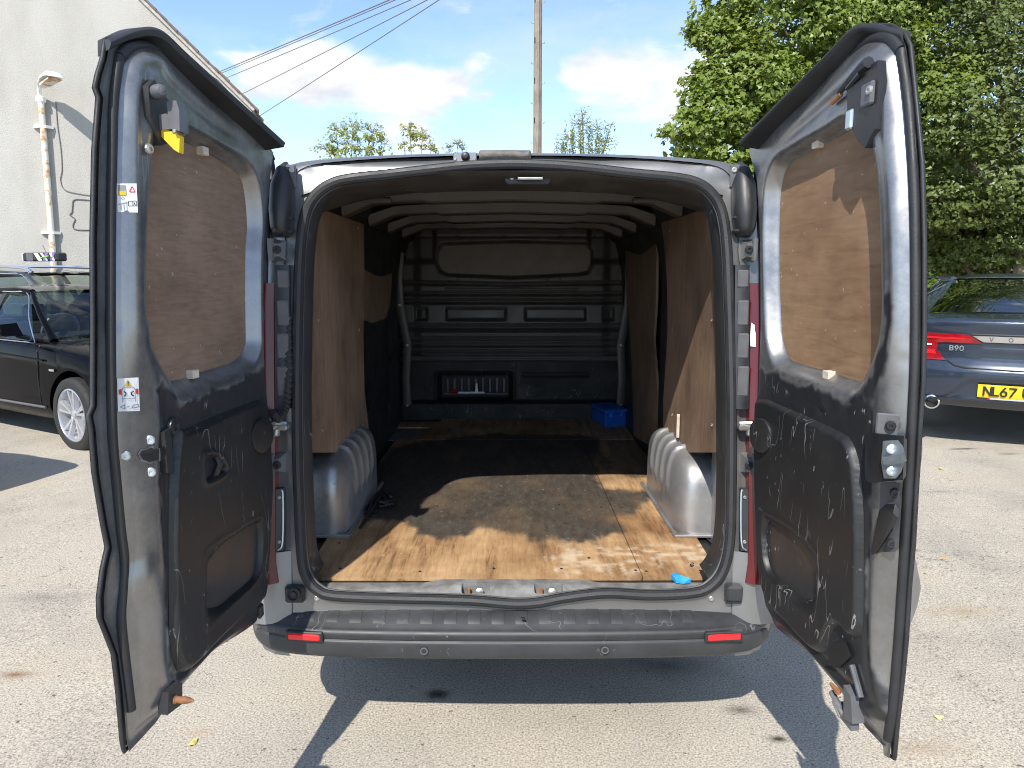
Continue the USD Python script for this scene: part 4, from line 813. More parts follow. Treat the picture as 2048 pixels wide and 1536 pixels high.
right = dict(
    outline=[(1496, 300, 0), (1512, 355, 0), (1517, 441, 0), (1519, 480, 0), (1520, 652, 0), (1516, 766, 0), (1512, 860, 0), (1512, 946, 0), (1514, 1060, 0), (1520, 1158, 0), (1530, 1211, 0), (1541, 1232, 0), (1556, 1254, -.01), (1605, 1300, -.02), (1671, 1374, -.03), (1736, 1454), (1771, 1491), (1772, 1509), (1784, 1517), (1791, 1440), (1801, 1354), (1808, 1279), (1814, 1175), (1822, 1089), (1828, 975), (1835, 860), (1842, 766), (1844, 652), (1844, 480), (1840, 326), (1832, 240), (1825, 169), (1817, 92), (1805, 66), (1779, 51), (1736, 50), (1699, 62), (1620, 140, -.02)],
    hem_in=[(1500, 330), (1800, 100)],
    strip0=[(1504, 330), (1522, 480), (1524, 700), (1518, 900), (1522, 1150), (1548, 1238), (1650, 1345), (1740, 1445), (1768, 1478), (1780, 1420), (1790, 1300), (1800, 1170), (1808, 1060), (1814, 960), (1820, 850), (1824, 740), (1826, 600), (1825, 460), (1820, 330), (1812, 230), (1804, 150), (1796, 100), (1776, 78), (1740, 78), (1700, 100), (1610, 185)],
    plate=[(1510, 400), (1522, 500), (1522, 700), (1516, 900), (1518, 1060), (1526, 1180), (1548, 1232), (1600, 1282), (1671, 1358), (1716, 1404), (1750, 1428), (1762, 1434), (1748, 1397), (1738, 1339), (1736, 1282), (1736, 1232), (1739, 1118), (1742, 975), (1745, 838), (1750, 800), (1756, 760), (1767, 720), (1777, 680), (1782, 623), (1780, 480), (1776, 384), (1768, 300), (1762, 240), (1758, 170), (1752, 130), (1722, 128), (1690, 160), (1610, 232), (1550, 290), (1524, 330)],
    win_o=[(1702, 226), (1650, 260), (1587, 294), (1552, 318), (1536, 350), (1529, 400), (1527, 509), (1530, 623), (1535, 695), (1550, 738), (1582, 757), (1650, 778), (1693, 799), (1716, 785), (1738, 756), (1756, 715), (1766, 670), (1769, 600), (1767, 470), (1762, 369), (1754, 312), (1740, 262), (1722, 232)],
    win_p=[(1711, 245), (1679, 258), (1622, 298), (1579, 318), (1562, 338), (1554, 365), (1550, 441), (1553, 566), (1560, 652), (1570, 698), (1587, 725), (1650, 743), (1722, 764), (1740, 735), (1757, 685), (1764, 640), (1766, 595), (1763, 470), (1759, 380), (1752, 318), (1740, 274), (1724, 252)],
    black=[(1490, 748), (1490, 1240), (1560, 1275), (1700, 1420), (1750, 1450), (1755, 1400), (1738, 1330), (1734, 1232), (1737, 1118), (1740, 975), (1744, 838), (1752, 770), (1778, 690), (1783, 620), (1781, 560), (1768, 560), (1766, 660), (1748, 735), (1722, 790), (1693, 802), (1650, 782), (1582, 760), (1545, 742), (1515, 728)],
    trim=[(1514, 806), (1522, 797), (1535, 797), (1547, 803), (1610, 832), (1679, 864), (1700, 882), (1711, 910), (1717, 940), (1724, 1032), (1724, 1146), (1723, 1250), (1716, 1274), (1702, 1274), (1688, 1256), (1676, 1250), (1664, 1258), (1656, 1280), (1650, 1300), (1638, 1306), (1620, 1294), (1587, 1260), (1548, 1218), (1533, 1192), (1522, 1146), (1515, 1032), (1512, 917)],
    pocket=[(1534, 1034), (1543, 1030), (1580, 1050), (1622, 1080), (1640, 1105), (1646, 1132), (1646, 1195), (1638, 1240), (1622, 1226), (1580, 1186), (1548, 1154), (1538, 1130), (1534, 1080)],
    pocket_in=[(1562, 1066), (1580, 1070), (1610, 1092), (1628, 1112), (1632, 1140), (1628, 1172), (1600, 1150), (1574, 1128), (1566, 1110)],
    seal_edge=[(1800, 100), (1812, 180), (1820, 270), (1827, 400), (1829, 560), (1828, 720), (1822, 850), (1816, 960), (1810, 1060), (1802, 1180), (1794, 1300), (1784, 1410), (1774, 1480)],
    seal_top=[(1800, 100), (1778, 76), (1745, 76), (1712, 104), (1690, 134), (1612, 205), (1552, 262), (1525, 300), (1514, 345), (1519, 430), (1523, 520), (1524, 640)],
    lip=[(1800, 66, -.035), (1740, 52, -.02), (1699, 60, 0), (1640, 120, .02), (1570, 190, .04), (1478, 283, .06)],
    cap=(1522, 871), wedges=[(1638, 288), (1660, 750)], ply='ply_right', bulge=0, skin=1.0,
    dents=[(1786, 188, .010, -.004), (1790, 264, .010, -.005), (1798, 682, .010, -.004), (1790, 722, .010, -.004), (1645, 800, .02, .008), (1690, 815, .02, -.006), (1640, 820, .012, -.008)])
DR, doorR = build_door(1, right, 'right rear door with a zinc lock plate and inside lever')

# small fittings of the left door
def plate3(D, d0): return lambda u, w, d: D.to3(u, w, np.asarray(d) + d0)
def local_depth(D, root, x, y):   # depth of the pressed frame under pixel (x, y), by walking along the view ray
    v = np.array(UsdGeom.Mesh(stage.GetPrimAtPath(str(root.GetPath()) + '/inner_frame')).GetPointsAttr().Get(), float)
    r = ray(x, y); r /= np.linalg.norm(r); q = v - CAM; t = q @ r; off = np.linalg.norm(q - t[:, None] * r, axis=1); i = np.argsort(off)[:4]
    return float(((v[i] - D.H - v[i][:, 2:3] * D.t) @ D.n).mean())
def on_strip(D, root, pts, lift=.0015):
    """Points on the pressed frame under the given pixels, lifted off it a little."""
    c = np.mean(pts, 0); d = local_depth(D, root, *c); n = len(pts); return d
def strip_sheet(D, root, parent, name, px, m, lift=.002, thick=.001):
    ds = [local_depth(D, root, x, y) + lift for x, y in px]; V = [D.at(x, y, d) for (x, y), d in zip(px, ds)]; c = np.mean(V, 0); k = len(V)
    nrm = np.cross(V[1] - V[0], V[-1] - V[0]); nrm /= np.linalg.norm(nrm); nrm *= np.sign(nrm @ (CAM - c)); lo = [v - nrm * thick for v in V]
    F = [(k * 2, i, (i + 1) % k) for i in range(k)] + [(i, k + i, (i + 1) % k) for i in range(k)] + [((i + 1) % k, k + i, k + (i + 1) % k) for i in range(k)]
    return part(parent, name, (np.vstack([V, lo, [c]]), np.array(F)), m, smooth=False), (lambda a, b, l=.0008: ((V[0] * (1 - a) + V[1] * a) * (1 - b) + (V[3] * (1 - a) + V[2] * a) * b) + nrm * l)
def mark(lab, at, name, pts, m, l=.0008):
    V = [at(a, b, l) for a, b in pts]; F = [(0, i, i + 1) for i in range(1, len(V) - 1)]; part(lab, name, (np.array(V), np.array(F)), m, smooth=False)
def stroke(lab, at, name, pts, m, w=.03, l=.0009):
    V, F = [], []
    for (a0, b0), (a1, b1) in zip(pts[:-1], pts[1:]):
        dx, dy = a1 - a0, (b1 - b0) * 1.7; L = math.hypot(dx, dy) or 1; nx, ny = -dy / L * w / 2, dx / L * w / 2 / 1.7; k = len(V)
        V += [at(a0 + nx, b0 + ny, l), at(a1 + nx, b1 + ny, l), at(a1 - nx, b1 - ny, l), at(a0 - nx, b0 - ny, l)]; F += [(k, k + 1, k + 2), (k, k + 2, k + 3)]
    part(lab, name, (np.array(V), np.array(F)), m, smooth=False)
lab, at = strip_sheet(DL, doorL, doorL, 'warning_label', [(233, 367), (273, 367), (276, 425), (235, 424)], 'white_label')
mark(lab, at, 'label_picture', [(.06, .06), (.46, .06), (.46, .42), (.06, .42)], 'ink_grey')
mark(lab, at, 'label_picture', [(.08, .26), (.44, .26), (.44, .41), (.08, .41)], 'yellow', .0014)
stroke(lab, at, 'warning_triangle', [(.62, .29), (.76, .10), (.90, .29), (.62, .29)], 'ink_red', .05)
stroke(lab, at, 'label_symbol', [(.20, .50), (.27, .47), (.34, .50), (.34, .54), (.27, .57), (.20, .54), (.20, .50)], 'ink_grey', .03)
stroke(lab, at, 'manual_symbol', [(.54, .62), (.94, .60), (.95, .77), (.54, .78), (.54, .62)], 'ink', .03); stroke(lab, at, 'manual_symbol', [(.76, .62), (.76, .77)], 'ink', .03); stroke(lab, at, 'manual_symbol', [(.84, .66), (.86, .74)], 'ink', .05)
stroke(lab, at, 'label_drawing', [(.06, .74), (.30, .68), (.50, .66)], 'ink_grey', .05); stroke(lab, at, 'label_drawing', [(.18, .74), (.18, .92)], 'ink_grey', .04); stroke(lab, at, 'label_drawing', [(.32, .72), (.32, .92)], 'ink_grey', .04); stroke(lab, at, 'label_drawing', [(.46, .70), (.46, .92)], 'ink_grey', .03)
lab, at = strip_sheet(DL, doorL, doorL, 'warning_label', [(234, 757), (277, 755), (280, 822), (236, 823)], 'white_label')
mark(lab, at, 'warning_triangle', [(.32, .25), (.48, .04), (.66, .25)], 'yellow'); stroke(lab, at, 'warning_mark', [(.49, .10), (.49, .17)], 'ink', .05, .0013); stroke(lab, at, 'warning_mark', [(.49, .195), (.49, .22)], 'ink', .05, .0013)
stroke(lab, at, 'van_outline', [(.22, .72), (.22, .62), (.20, .60), (.20, .36), (.26, .28), (.74, .28), (.82, .36), (.82, .60), (.80, .62), (.80, .72)], 'ink_grey', .025); stroke(lab, at, 'van_outline', [(.22, .62), (.80, .62)], 'ink_grey', .025)
for a in (.12, .90): mark(lab, at, 'lamp_mark', [(a - .07, .34), (a + .06, .32), (a + .06, .50), (a - .07, .48)], 'ink_red')
stroke(lab, at, 'mirror_mark', [(.28, .40), (.38, .44), (.36, .52), (.28, .54)], 'ink', .05); stroke(lab, at, 'mirror_mark', [(.74, .40), (.62, .44), (.64, .52), (.74, .54)], 'ink', .05)
stroke(lab, at, 'label_arrow', [(.30, .80), (.10, .87), (.30, .93), (.30, .80)], 'ink_grey', .03); stroke(lab, at, 'label_car', [(.62, .90), (.70, .82), (.92, .80), (.94, .88), (.62, .90)], 'ink_grey', .04); stroke(lab, at, 'label_dots', [(.40, .87), (.52, .86)], 'ink_grey', .04)
def lift(D, root, x, y, l=.0): d = local_depth(D, root, x, y) + l; return D.at(x, y, d)
FL = DL.n * .45 + DL.e * .85; FR = DR.n * .45 + DR.e * .85
for x, y in ((300, 880), (251, 911), (302, 944)): part(doorL, 'striker_screw', screw(lift(DL, doorL, x, y), FL, .011, .006), 'zinc')
sl = [(277, 908), (283, 899), (296, 897), (300, 893), (307, 892), (308, 897), (321, 896), (321, 922), (300, 928), (283, 922)]
ds = np.mean([local_depth(DL, doorL, x, y) for x, y in sl])
slp, _at = strip_sheet(DL, doorL, doorL, 'latch_slot', sl, 'steel', .003); slo = [(x * .84 + 302 * .16 , y * .78 + 909 * .22) for x, y in sl]
strip_sheet(DL, doorL, slp, 'slot_hole', slo, 'ink', .0045, .0005)
c = lift(DL, doorL, 329, 905, .004); part(doorL, 'slot_cover', hull([c + DL.e * a + np.array([0, 0, b]) + DL.n * h for a, b in ((-.012, -.055), (-.012, .055), (.012, -.045), (.012, .05)) for h in (-.006, .012)]), 'black')
part(doorL, 'round_plug', lathe([(.022, 0), (.020, .008), (.012, .009), (.010, .004), (.003, .004)], lift(DL, doorL, 345, 852, .004), DL.n, 18), 'black')
# catch with yellow lever, upper left
c0 = lift(DL, doorL, 318, 215, .006)
o = lambda a, b, h: c0 + DL.e * -a + np.array([0, 0, b]) + DL.n * h
cb = part(doorL, 'catch_bracket', hull([o(a, b, h) for a, b in ((-.045, .035), (-.02, .055), (.035, .02), (.03, -.07), (-.01, -.085), (-.045, -.03)) for h in (-.02, .006)]), 'black')
part(cb, 'buffer_knob', lathe([(.014, 0), (.0155, .012), (.015, .028), (.010, .038), (.003, .040)], o(-.022, .026, .004), DL.n * .8 + DL.e * .5, 20), 'grey_plastic')
ca = part(cb, 'catch_arm', hull([o(a, b, h) for a in (-.013, .013) for b, h in ((-.022, -.012), (-.052, -.012), (-.014, .036), (-.050, .040))]), 'grey_plastic')
part(ca, 'catch_head', hull([o(a, b, h) for a in (-.018, .018) for b, h in ((.008, .030), (.010, .052), (-.050, .032), (-.056, .056), (-.01, .058))]), 'grey_plastic')
yl = part(cb, 'yellow_lever', hull([o(a, b, h) for a in (-.009, .009) for b, h in ((-.048, .006), (-.066, .007), (-.094, .034), (-.101, .046), (-.064, .050), (-.056, .042))]), 'yellow')
part(cb, 'catch_pin', tube([o(-.02, -.055, .044), o(.02, -.055, .044)], .004, 7), 'steel')
part(doorL, 'frame_bolt', screw(lift(DL, doorL, 296, 298, .004), DL.n, .012, .008), 'steel')
# lower pin and block
c = DL.at(336, 1398, -.006); pb = part(doorL, 'guide_bracket', hull([c + DL.e * a + np.array([0, 0, b]) + DL.n * h for a, b in ((-.035, .02), (-.02, .035), (.02, .03), (.03, -.02), (-.03, -.03)) for h in (-.008, .016)]), 'black')
part(pb, 'guide_pin', lathe([(.010, 0), (.010, .008), (.0075, .010), (.0085, .03), (.007, .04), (.002, .052)], c + DL.n * .012, DL.n, 14), 'rust')
part(doorL, 'hinge_block', box(DL.at(521, 1222, .0), (.012, .03, .04), .004), 'black')

# fittings of the right door
c0 = lift(DR, doorR, 1728, 205, .004)
o = lambda a, b, h: c0 + DR.e * a + np.array([0, 0, b]) + DR.n * h
lk = part(doorR, 'upper_latch', hull([o(a, b, h) for a, b in ((-.06, .06), (.055, .075), (.065, .03), (.062, -.07), (.03, -.105), (.0, -.085), (-.05, -.02)) for h in (-.01, .009)]), 'black')
part(lk, 'latch_window', box(o(.030, .010, .010), (.012, .05, .05), .004), 'grey_plastic'); part(lk, 'latch_window', box(o(-.038, -.03, .009), (.010, .03, .045), .004), 'zinc')
part(lk, 'latch_arm', [tube([o(-.10, .045, .004), o(-.05, .062, .006), o(.0, .075, .010), o(.03, .078, .014)], [.006, .009, .012, .013], 8), tube([o(-.06, .045, .006), o(.0, .062, .014)], .007, 7)], 'black')
part(lk, 'latch_tongue', tube([o(-.135, .030, .002), o(-.09, .040, .004)], .006, 7), 'rust')
part(lk, 'latch_screw', screw(o(.045, .015, .015), DR.n, .011, .006), 'steel')
c = lift(DR, doorR, 1781, 858, .004)
def near(D, x, y, d): return D.at(x, y, d)
dz = local_depth(DR, doorR, 1781, 900)
Rl = np.stack([FR / np.linalg.norm(FR), np.cross([0, 0, 1.], FR / np.linalg.norm(FR)), np.array([0, 0, 1.])], 1)
lp_ = part(doorR, 'lock_plate', box(DR.at(1781, 868, dz + .002), (.008, .060, .09), .003, Rl), 'grey_plastic'); part(lp_, 'lock_bolt', screw(DR.at(1781, 851, dz + .008), FR, .011, .008), 'black')
lb_ = part(doorR, 'lock_body', hull([DR.at(x, y, dz + h) for x, y, h in ((1728, 872, .0), (1738, 864, .03), (1760, 868, .042), (1808, 872, .034), (1814, 880, .02), (1728, 958, .0), (1740, 966, .03), (1762, 964, .042), (1806, 960, .034), (1812, 952, .02), (1735, 915, .045))]), 'black')
zp = part(lb_, 'zinc_plate', [hull([DR.at(x, y, dz + h) for x, y in ((1766, 882), (1796, 880), (1806, 892), (1812, 915), (1802, 945), (1792, 957), (1768, 957), (1762, 925)) for h in (.038, .046)]), hull([DR.at(x, y, dz + h) for x, y in ((1764, 914), (1810, 908), (1814, 922), (1766, 930)) for h in (.044, .052)])], 'zinc')
for y in (898, 942): part(zp, 'rivet', screw(DR.at(1783, y, dz + .047), FR, .010, .004), 'zinc')
lv = part(doorR, 'lever_plate', hull([DR.at(x, y, dz + h) for x, y in ((1750, 966), (1800, 966), (1798, 1096), (1790, 1104), (1752, 1104), (1746, 1090)) for h in (-.002, .008)]), 'grey_plastic')
for x, y in ((1790, 985), (1783, 1086)): part(lv, 'plate_bolt', screw(DR.at(x, y, dz + .008), FR, .011, .009), 'black')
part(lv, 'inside_lever', hull([DR.at(x, y, dz + h) for x, y, h in ((1758, 1020, .02), (1772, 1008, .028), (1790, 1008, .028), (1799, 1020, .022), (1797, 1036, .024), (1778, 1066, .026), (1752, 1106, .024), (1744, 1110, .018), (1742, 1100, .018), (1752, 1050, .024), (1770, 1022, .034), (1786, 1026, .034))]), 'black')
c = DR.at(1700, 1408, -.004)
o = lambda a, b, h: c + DR.e * a + np.array([0, 0, b]) + DR.n * h
ll = part(doorR, 'lower_latch', [hull([o(a, b, h) for a, b in ((.0, .05), (.03, .04), (.045, -.02), (.01, -.03)) for h in (-.01, .02)]), hull([o(a, b, h) for a, b in ((-.03, -.012), (.03, -.02), (.035, -.045), (-.02, -.04)) for h in (-.005, .016)])], 'grey_plastic')
part(ll, 'latch_tongue', tube([o(-.065, .014, .012), o(-.03, .012, .012)], [.004, .008], 7), 'rust')
part(ll, 'latch_arm', [tube([o(-.06, -.006, .01), o(-.03, -.016, .012), o(.0, -.026, .012)], .008, 7), tube([o(-.045, -.02, .012), o(-.01, -.04, .012)], .007, 7)], 'steel')
part(doorR, 'latch_rod', tube([DR.at(1704, 1330, .004), DR.at(1722, 1395, .004)], .007, 7), 'grey_plastic')
part(doorR, 'recess_plate', hull([DR.at(x, y, h) for x, y in ((1668, 1285), (1692, 1284), (1703, 1312), (1678, 1336), (1652, 1330)) for h in (-.004, .003)]), 'dark_metal')

# ================================================================== THINGS INSIDE THE VAN
e1 = np.array([.148, .055, 0]); e2 = np.array([-.065, .25, 0]); b0 = np.array([.625, 2.40, ZF + .001])
bb = thing('storage_box', 'small blue plastic box with lid in the far right corner of the van floor', 'box', b0)
bR = np.stack([e1 / np.linalg.norm(e1), e2 / np.linalg.norm(e2), np.array([0, 0, 1.])], 1); bc = b0 + e1 / 2 + e2 / 2; l1, l2 = np.linalg.norm(e1), np.linalg.norm(e2)
part(bb, 'box_body', box(bc + (0, 0, .045), (l1, l2, .088), .006, bR), 'blue'); part(bb, 'lid', box(bc + (0, 0, .106), (l1 + .012, l2 + .012, .030), .006, bR), 'blue'); part(bb, 'lid_panel', box(bc + (0, 0, .122), (l1 - .04, l2 - .04, .004), .002, bR), 'blue')
for t in (.25, .75): part(bb, 'clasp', box(b0 + e1 * t + np.array([0, -.008, .085]), (.024, .008, .03), .003), 'blue')
c = onY(943, 785, 2.68); tw = thing('white_squeegee', 'white T shaped plastic blade resting on the vent ledge at the foot of the bulkhead', 'squeegee', c)
part(tw, 'blade', box(c + (-.0, 0, 0), (.185, .012, .012), .003), 'white'); part(tw, 'stem', hull([c + np.array((x, y, z)) for z, w in ((.004, .011), (.065, .005)) for x in (.036 - w, .036 + w) for y in (-.006, .006)]), 'white')
part(tw, 'red_grip', tube([c + (-.15, 0, .012), c + (-.10, 0, .003)], .012, 8), 'red_lens')
sc_ = onZ(1358, 1161, .553)
pts = [onZ(x, y, .552) for x, y in ((1336, 1153), (1344, 1151), (1358, 1155), (1364, 1160), (1378, 1162), (1381, 1166), (1368, 1168), (1352, 1166), (1344, 1160))]
cw = np.mean(pts, 0); k = len(pts)
solo('blue_wrapper', (np.array([p + (0, 0, .004 + .006 * (i % 3)) for i, p in enumerate(pts)] + [cw + (0, 0, .018)] + [p for p in pts]), np.array([(k, i, (i + 1) % k) for i in range(k)] + [(i, k + 1 + i, (i + 1) % k) for i in range(k)] + [((i + 1) % k, k + 1 + i, k + 1 + (i + 1) % k) for i in range(k)])), 'sky_blue', 'crumpled light blue plastic wrapper on the sill at the right of the ply floor', 'wrapper', cw, smooth=False)
def scrap(name, px, size, m, label, cat, z=ZF + .003, h=.01):
    c = onZ(*px, z); r_ = np.random.default_rng(int(px[0])); q = [c + np.array([size * math.cos(a) * r_.uniform(.5, 1.1), size * .7 * math.sin(a) * r_.uniform(.5, 1.1), r_.uniform(0, h)]) for a in np.linspace(0, 6.28, 9)[:-1]] + [c + (0, 0, h)]
    solo(name, hull(q), m, label, cat, c, smooth=False)
scrap('black_bung', (1383, 1132), .010, 'rubber', 'tiny black rubber bung on the ply floor above the blue wrapper', 'bung', h=.014)
scrap('black_chip', (1178, 1116), .008, 'rubber', 'black chip of plastic on the ply floor right of centre', 'chip', h=.004)
scrap('red_chip', (679, 1087), .010, 'red_lens', 'small red plastic chip on the floor beside the left wheel arch', 'chip', h=.006)
scrap('black_flake', (1046, 1237), .011, 'rubber', 'black flake lying on the bumper step', 'flake', z=.507, h=.003)
cb = thing('cable_bundle', 'tangled black cables lying on the floor at the inner side of the left wheel arch', 'cables', onZ(770, 990, ZF))
for i in range(5):
    r_ = np.random.default_rng(50 + i); q = [onZ(720 + 8 * i, 1055 - 8 * i, ZF + .012)] + [onZ(x + r_.uniform(-8, 8), y + r_.uniform(-8, 8), ZF + .01 + r_.uniform(0, .03)) for x, y in ((738, 1015), (758, 990), (776, 990), (782, 1000), (765, 1010))]
    part(cb, 'cable', tube(spline(q, 6), .006, 6), 'rubber')

# ================================================================== THE HOUSE WALL
QW = math.radians(20); wn = np.array([math.sin(QW), -math.cos(QW), 0]); wr = np.array([math.cos(QW), math.sin(QW), 0]); w0 = np.array([-7.8, 9.6, 0])
M['render'] = mat('white_rough_render', {'t': ('texture_coordinate', {}), 'p': ('principled_bsdf', {'roughness': .9, 'specular_ior_level': .2}), 'n': ('noise_texture', {'scale': 55., 'detail': 4., 'roughness': .7}),
    'b': ('bump', {'strength': .9, 'distance': .012}), 'l': ('noise_texture', {'scale': .9, 'detail': 6., 'roughness': .65}), 'm': ('mapping', {'scale': (1., 1., .35)}), 'r': ('rgb_ramp', {'ramp': [(.28, (.38, .362, .32)), (.55, (.47, .45, .405)), (.8, (.50, .485, .445))]})},
    [('t.object', 'n.vector'), ('n.fac', 'b.height'), ('b.normal', 'p.normal'), ('t.object', 'm.vector'), ('m.vector', 'l.vector'), ('l.fac', 'r.fac'), ('r.color', 'p.base_color')])
M['tile'] = plain('weathered_clay_tile', (.17, .115, .085), .85, 0, 0, 9., .4, bump=.6, bscale=40)
M['mortar'] = plain('grey_mortar', (.42, .39, .34), .9, 0, 0, 15., .25, bump=.6, bscale=60)
M['cream_paint'] = mat('cream_paint_rust_stained', {'t': ('texture_coordinate', {}), 'p': ('principled_bsdf', {'roughness': .55}), 'n': ('noise_texture', {'scale': 7., 'detail': 5., 'roughness': .7}), 'r': ('rgb_ramp', {'ramp': [(.50, (.74, .70, .60)), (.60, (.55, .32, .14)), (.7, (.30, .13, .05))]})},
    [('t.object', 'n.vector'), ('n.fac', 'r.fac'), ('r.color', 'p.base_color')])
M['white_paint'] = plain('white_paint', (.78, .78, .75), .5, 0, 0, 10, .06)
def wp3(x, y, d=0.): q = onP(x, y, w0, wn) ; return q + wn * d
def wuv(q): return (q - w0) @ wr, q[2]
def W3(u, z, d): return w0 + np.asarray(u)[:, None] * wr + np.asarray(z)[:, None] * np.array([0, 0, 1.]) + np.asarray(d)[:, None] * wn
va, vb = wuv(wp3(279, 0)), wuv(wp3(488, 205)); sl_ = (vb[1] - va[1]) / (vb[0] - va[0]); ue = vb[0] + .12; ze = vb[1] + sl_ * .12; ul = va[0] - 2.6; zl = va[1] - sl_ * 2.6
house = thing('house', 'white rendered gable end of a house with a tiled verge', 'house', W3([ul], [-.3], [0])[0])
part(house, 'gable_wall', prism([(ul - 5.2, -.3), (ue, -.3), (ue, ze), (ul, zl), (ul - 5.2, zl - abs(sl_) * 5.2)], -.25, 0, W3), 'render')
L_ = math.hypot(ue - ul, ze - zl); dv = np.array([ue - ul, ze - zl]) / L_; nv = np.array([-dv[1], dv[0]])
def along(t, h): return np.array([ul, zl]) + dv * t + nv * h
part(house, 'verge_mortar', prism([along(0, 0), along(L_ + .03, 0), along(L_ + .03, .055), along(0, .055)], -.25, .045, W3), 'mortar')
nt = int(L_ / .21)
for i in range(nt):
    t0 = i * L_ / nt; rr_ = rng.uniform(-.006, .006)
    part(house, 'verge_tile', prism([along(t0, .058 + rr_), along(t0 + .30, .058 + rr_ - .012), along(t0 + .30, .085 + rr_), along(t0, .075 + rr_)], -.3, .075 + rng.uniform(-.012, .012), W3), 'tile', smooth=False)
part(house, 'roof', prism([along(0, .05), along(L_ + .2, .05), along(L_ + .2, .085), along(0, .085)], -7, -.31, W3), 'tile')
part(house, 'side_wall', prism([(ue - .25, -.3), (ue, -.3), (ue, ze), (ue - .25, ze)], -7, -.26, W3), 'render')
part(house, 'foundation_plinth', prism([(ul - 5, -.3), (ue + .02, -.3), (ue + .02, .25), (ul - 5, .25)], -.2, .03, W3), 'mortar')
P_ = [wp3(x, y, .07) for x, y in ((84, 205), (92, 300), (100, 400), (106, 480), (112, 560), (122, 700))]
ld = thing('wall_lamp', 'cream pipe with rust streaks carrying a white lamp on the house wall', 'wall lamp', P_[-1])
part(ld, 'conduit', tube(P_, .045, 12), 'cream_paint'); 
for x, y in ((88, 255), (103, 466)):
    q = wp3(x, y, .06); cl = part(ld, 'pipe_clip', hull([q + wr * a + np.array([0, 0, b]) + wn * h for a in (-.14, .14) for b in (-.022, .022) for h in (-.06, -.03)] + [q + wr * a + np.array([0, 0, b]) + wn * .052 for a in (-.05, .05) for b in (-.022, .022)]), 'white_paint')
q = P_[0]
part(ld, 'bracket', [box(q + (0, 0, .03), (.12, .12, .10), .02), tube([q + (0, 0, .05), q + wn * .05 + (0, 0, .16), q + wn * .20 + wr * .08 + (0, 0, .27)], .03, 8)], 'white_paint')
ha = wn * .85 + wr * .52; ha /= np.linalg.norm(ha); hb_ = np.cross(ha, [0, 0, 1.]); h0 = q + wn * .10 + wr * .05 + np.array([0, 0, .21])
S = []
for t, w, hz, z in ((0, .05, .05, -.02), (.10, .085, .08, .03), (.25, .11, .09, .065), (.42, .12, .085, .075), (.56, .115, .065, .06), (.64, .10, .02, .035)):
    S.append([h0 + ha * t + hb_ * w * a + np.array([0, 0, z + hz * b]) for a, b in ((-1, -.1), (-.95, .35), (-.6, .85), (0, 1), (.6, .85), (.95, .35), (1, -.1), (.9, -.12), (-.9, -.12))])
lh = part(ld, 'lamp_head', loft(S, close=True, caps=True), 'white_paint', smooth=50)
part(lh, 'lamp_lens', hull([h0 + ha * t + hb_ * w * a + np.array([0, 0, z]) for t, w in ((.12, .07), (.58, .095)) for a in (-1, 1) for z in (.015, -.02 if t < .5 else .03)]), 'cream_paint')
M['wire'] = plain('grey_cable', (.16, .15, .14), .7)
for pts, r_ in (([(112, 205), (115, 250), (122, 300), (124, 340), (121, 360), (130, 380), (160, 388), (192, 392)], .006), ([(192, 402), (165, 399), (148, 400), (145, 412), (144, 424), (140, 430), (150, 438), (146, 450), (152, 459), (192, 460)], .008), ([(107, 480), (110, 500), (104, 505)], .007)):
    q = spline([wp3(x, y, .012) for x, y in pts], 5); solo('wall_cable', tube(q, r_, 5), 'wire', {205: 'thin grey cable dropping from the lamp across the white wall', 402: 'loose looped cable pinned lower on the white wall', 480: 'short cable end beside the foot of the lamp pipe'}[pts[0][1]], 'cable', q[0])

# ================================================================== POLE AND OVERHEAD WIRES
M['pole_wood'] = ply('pole_wood', (.33, .29, .245), (.25, .215, .18), (.14, .12, .10), axis=2, rings=.2, specks=False, rough=.85)
DP = 15.5; pt = atD(1077, -140, DP); pb_ = np.array([pt[0], pt[1], 0])
pole = thing('utility_pole', 'tall weathered wooden utility pole with step pegs behind the van', 'pole', pb_)
hp = pt[2]
part(pole, 'pole_shaft', tube([pb_ + (0, 0, z) for z in np.linspace(-.2, hp, 14)], np.linspace(.115, .085, 14), 14), 'pole_wood')
part(pole, 'cable_cover', hull([pb_ + (x, y, z) for x in (-.022, .022) for y in (-.135, -.10) for z in (.3, hp - .6)]), 'pole_wood')
zs = [atD(1077, v, DP)[2] for v in np.arange(-120, 560, 39.5)]
for i, z in enumerate(zs):
    s = 1 if i % 2 else -1; r0 = .10
    part(pole, 'step_peg', tube([pb_ + (s * (r0 - .02), -.03, z), pb_ + (s * (r0 + .045), -.035, z), pb_ + (s * (r0 + .05), -.035, z + .03)], .010, 6), 'steel')
for i, v in enumerate(np.arange(-100, 330, 79)):
    z = atD(1070, v + 14, DP)[2]
    part(pole, 'step_socket', box(pb_ + (-.072, -.075, z), (.02, .02, .12), .005), 'dark_metal')
part(pole, 'cross_arm', box(pb_ + (0, -.14, hp - .25), (1.3, .09, .09), .01), 'pole_wood')
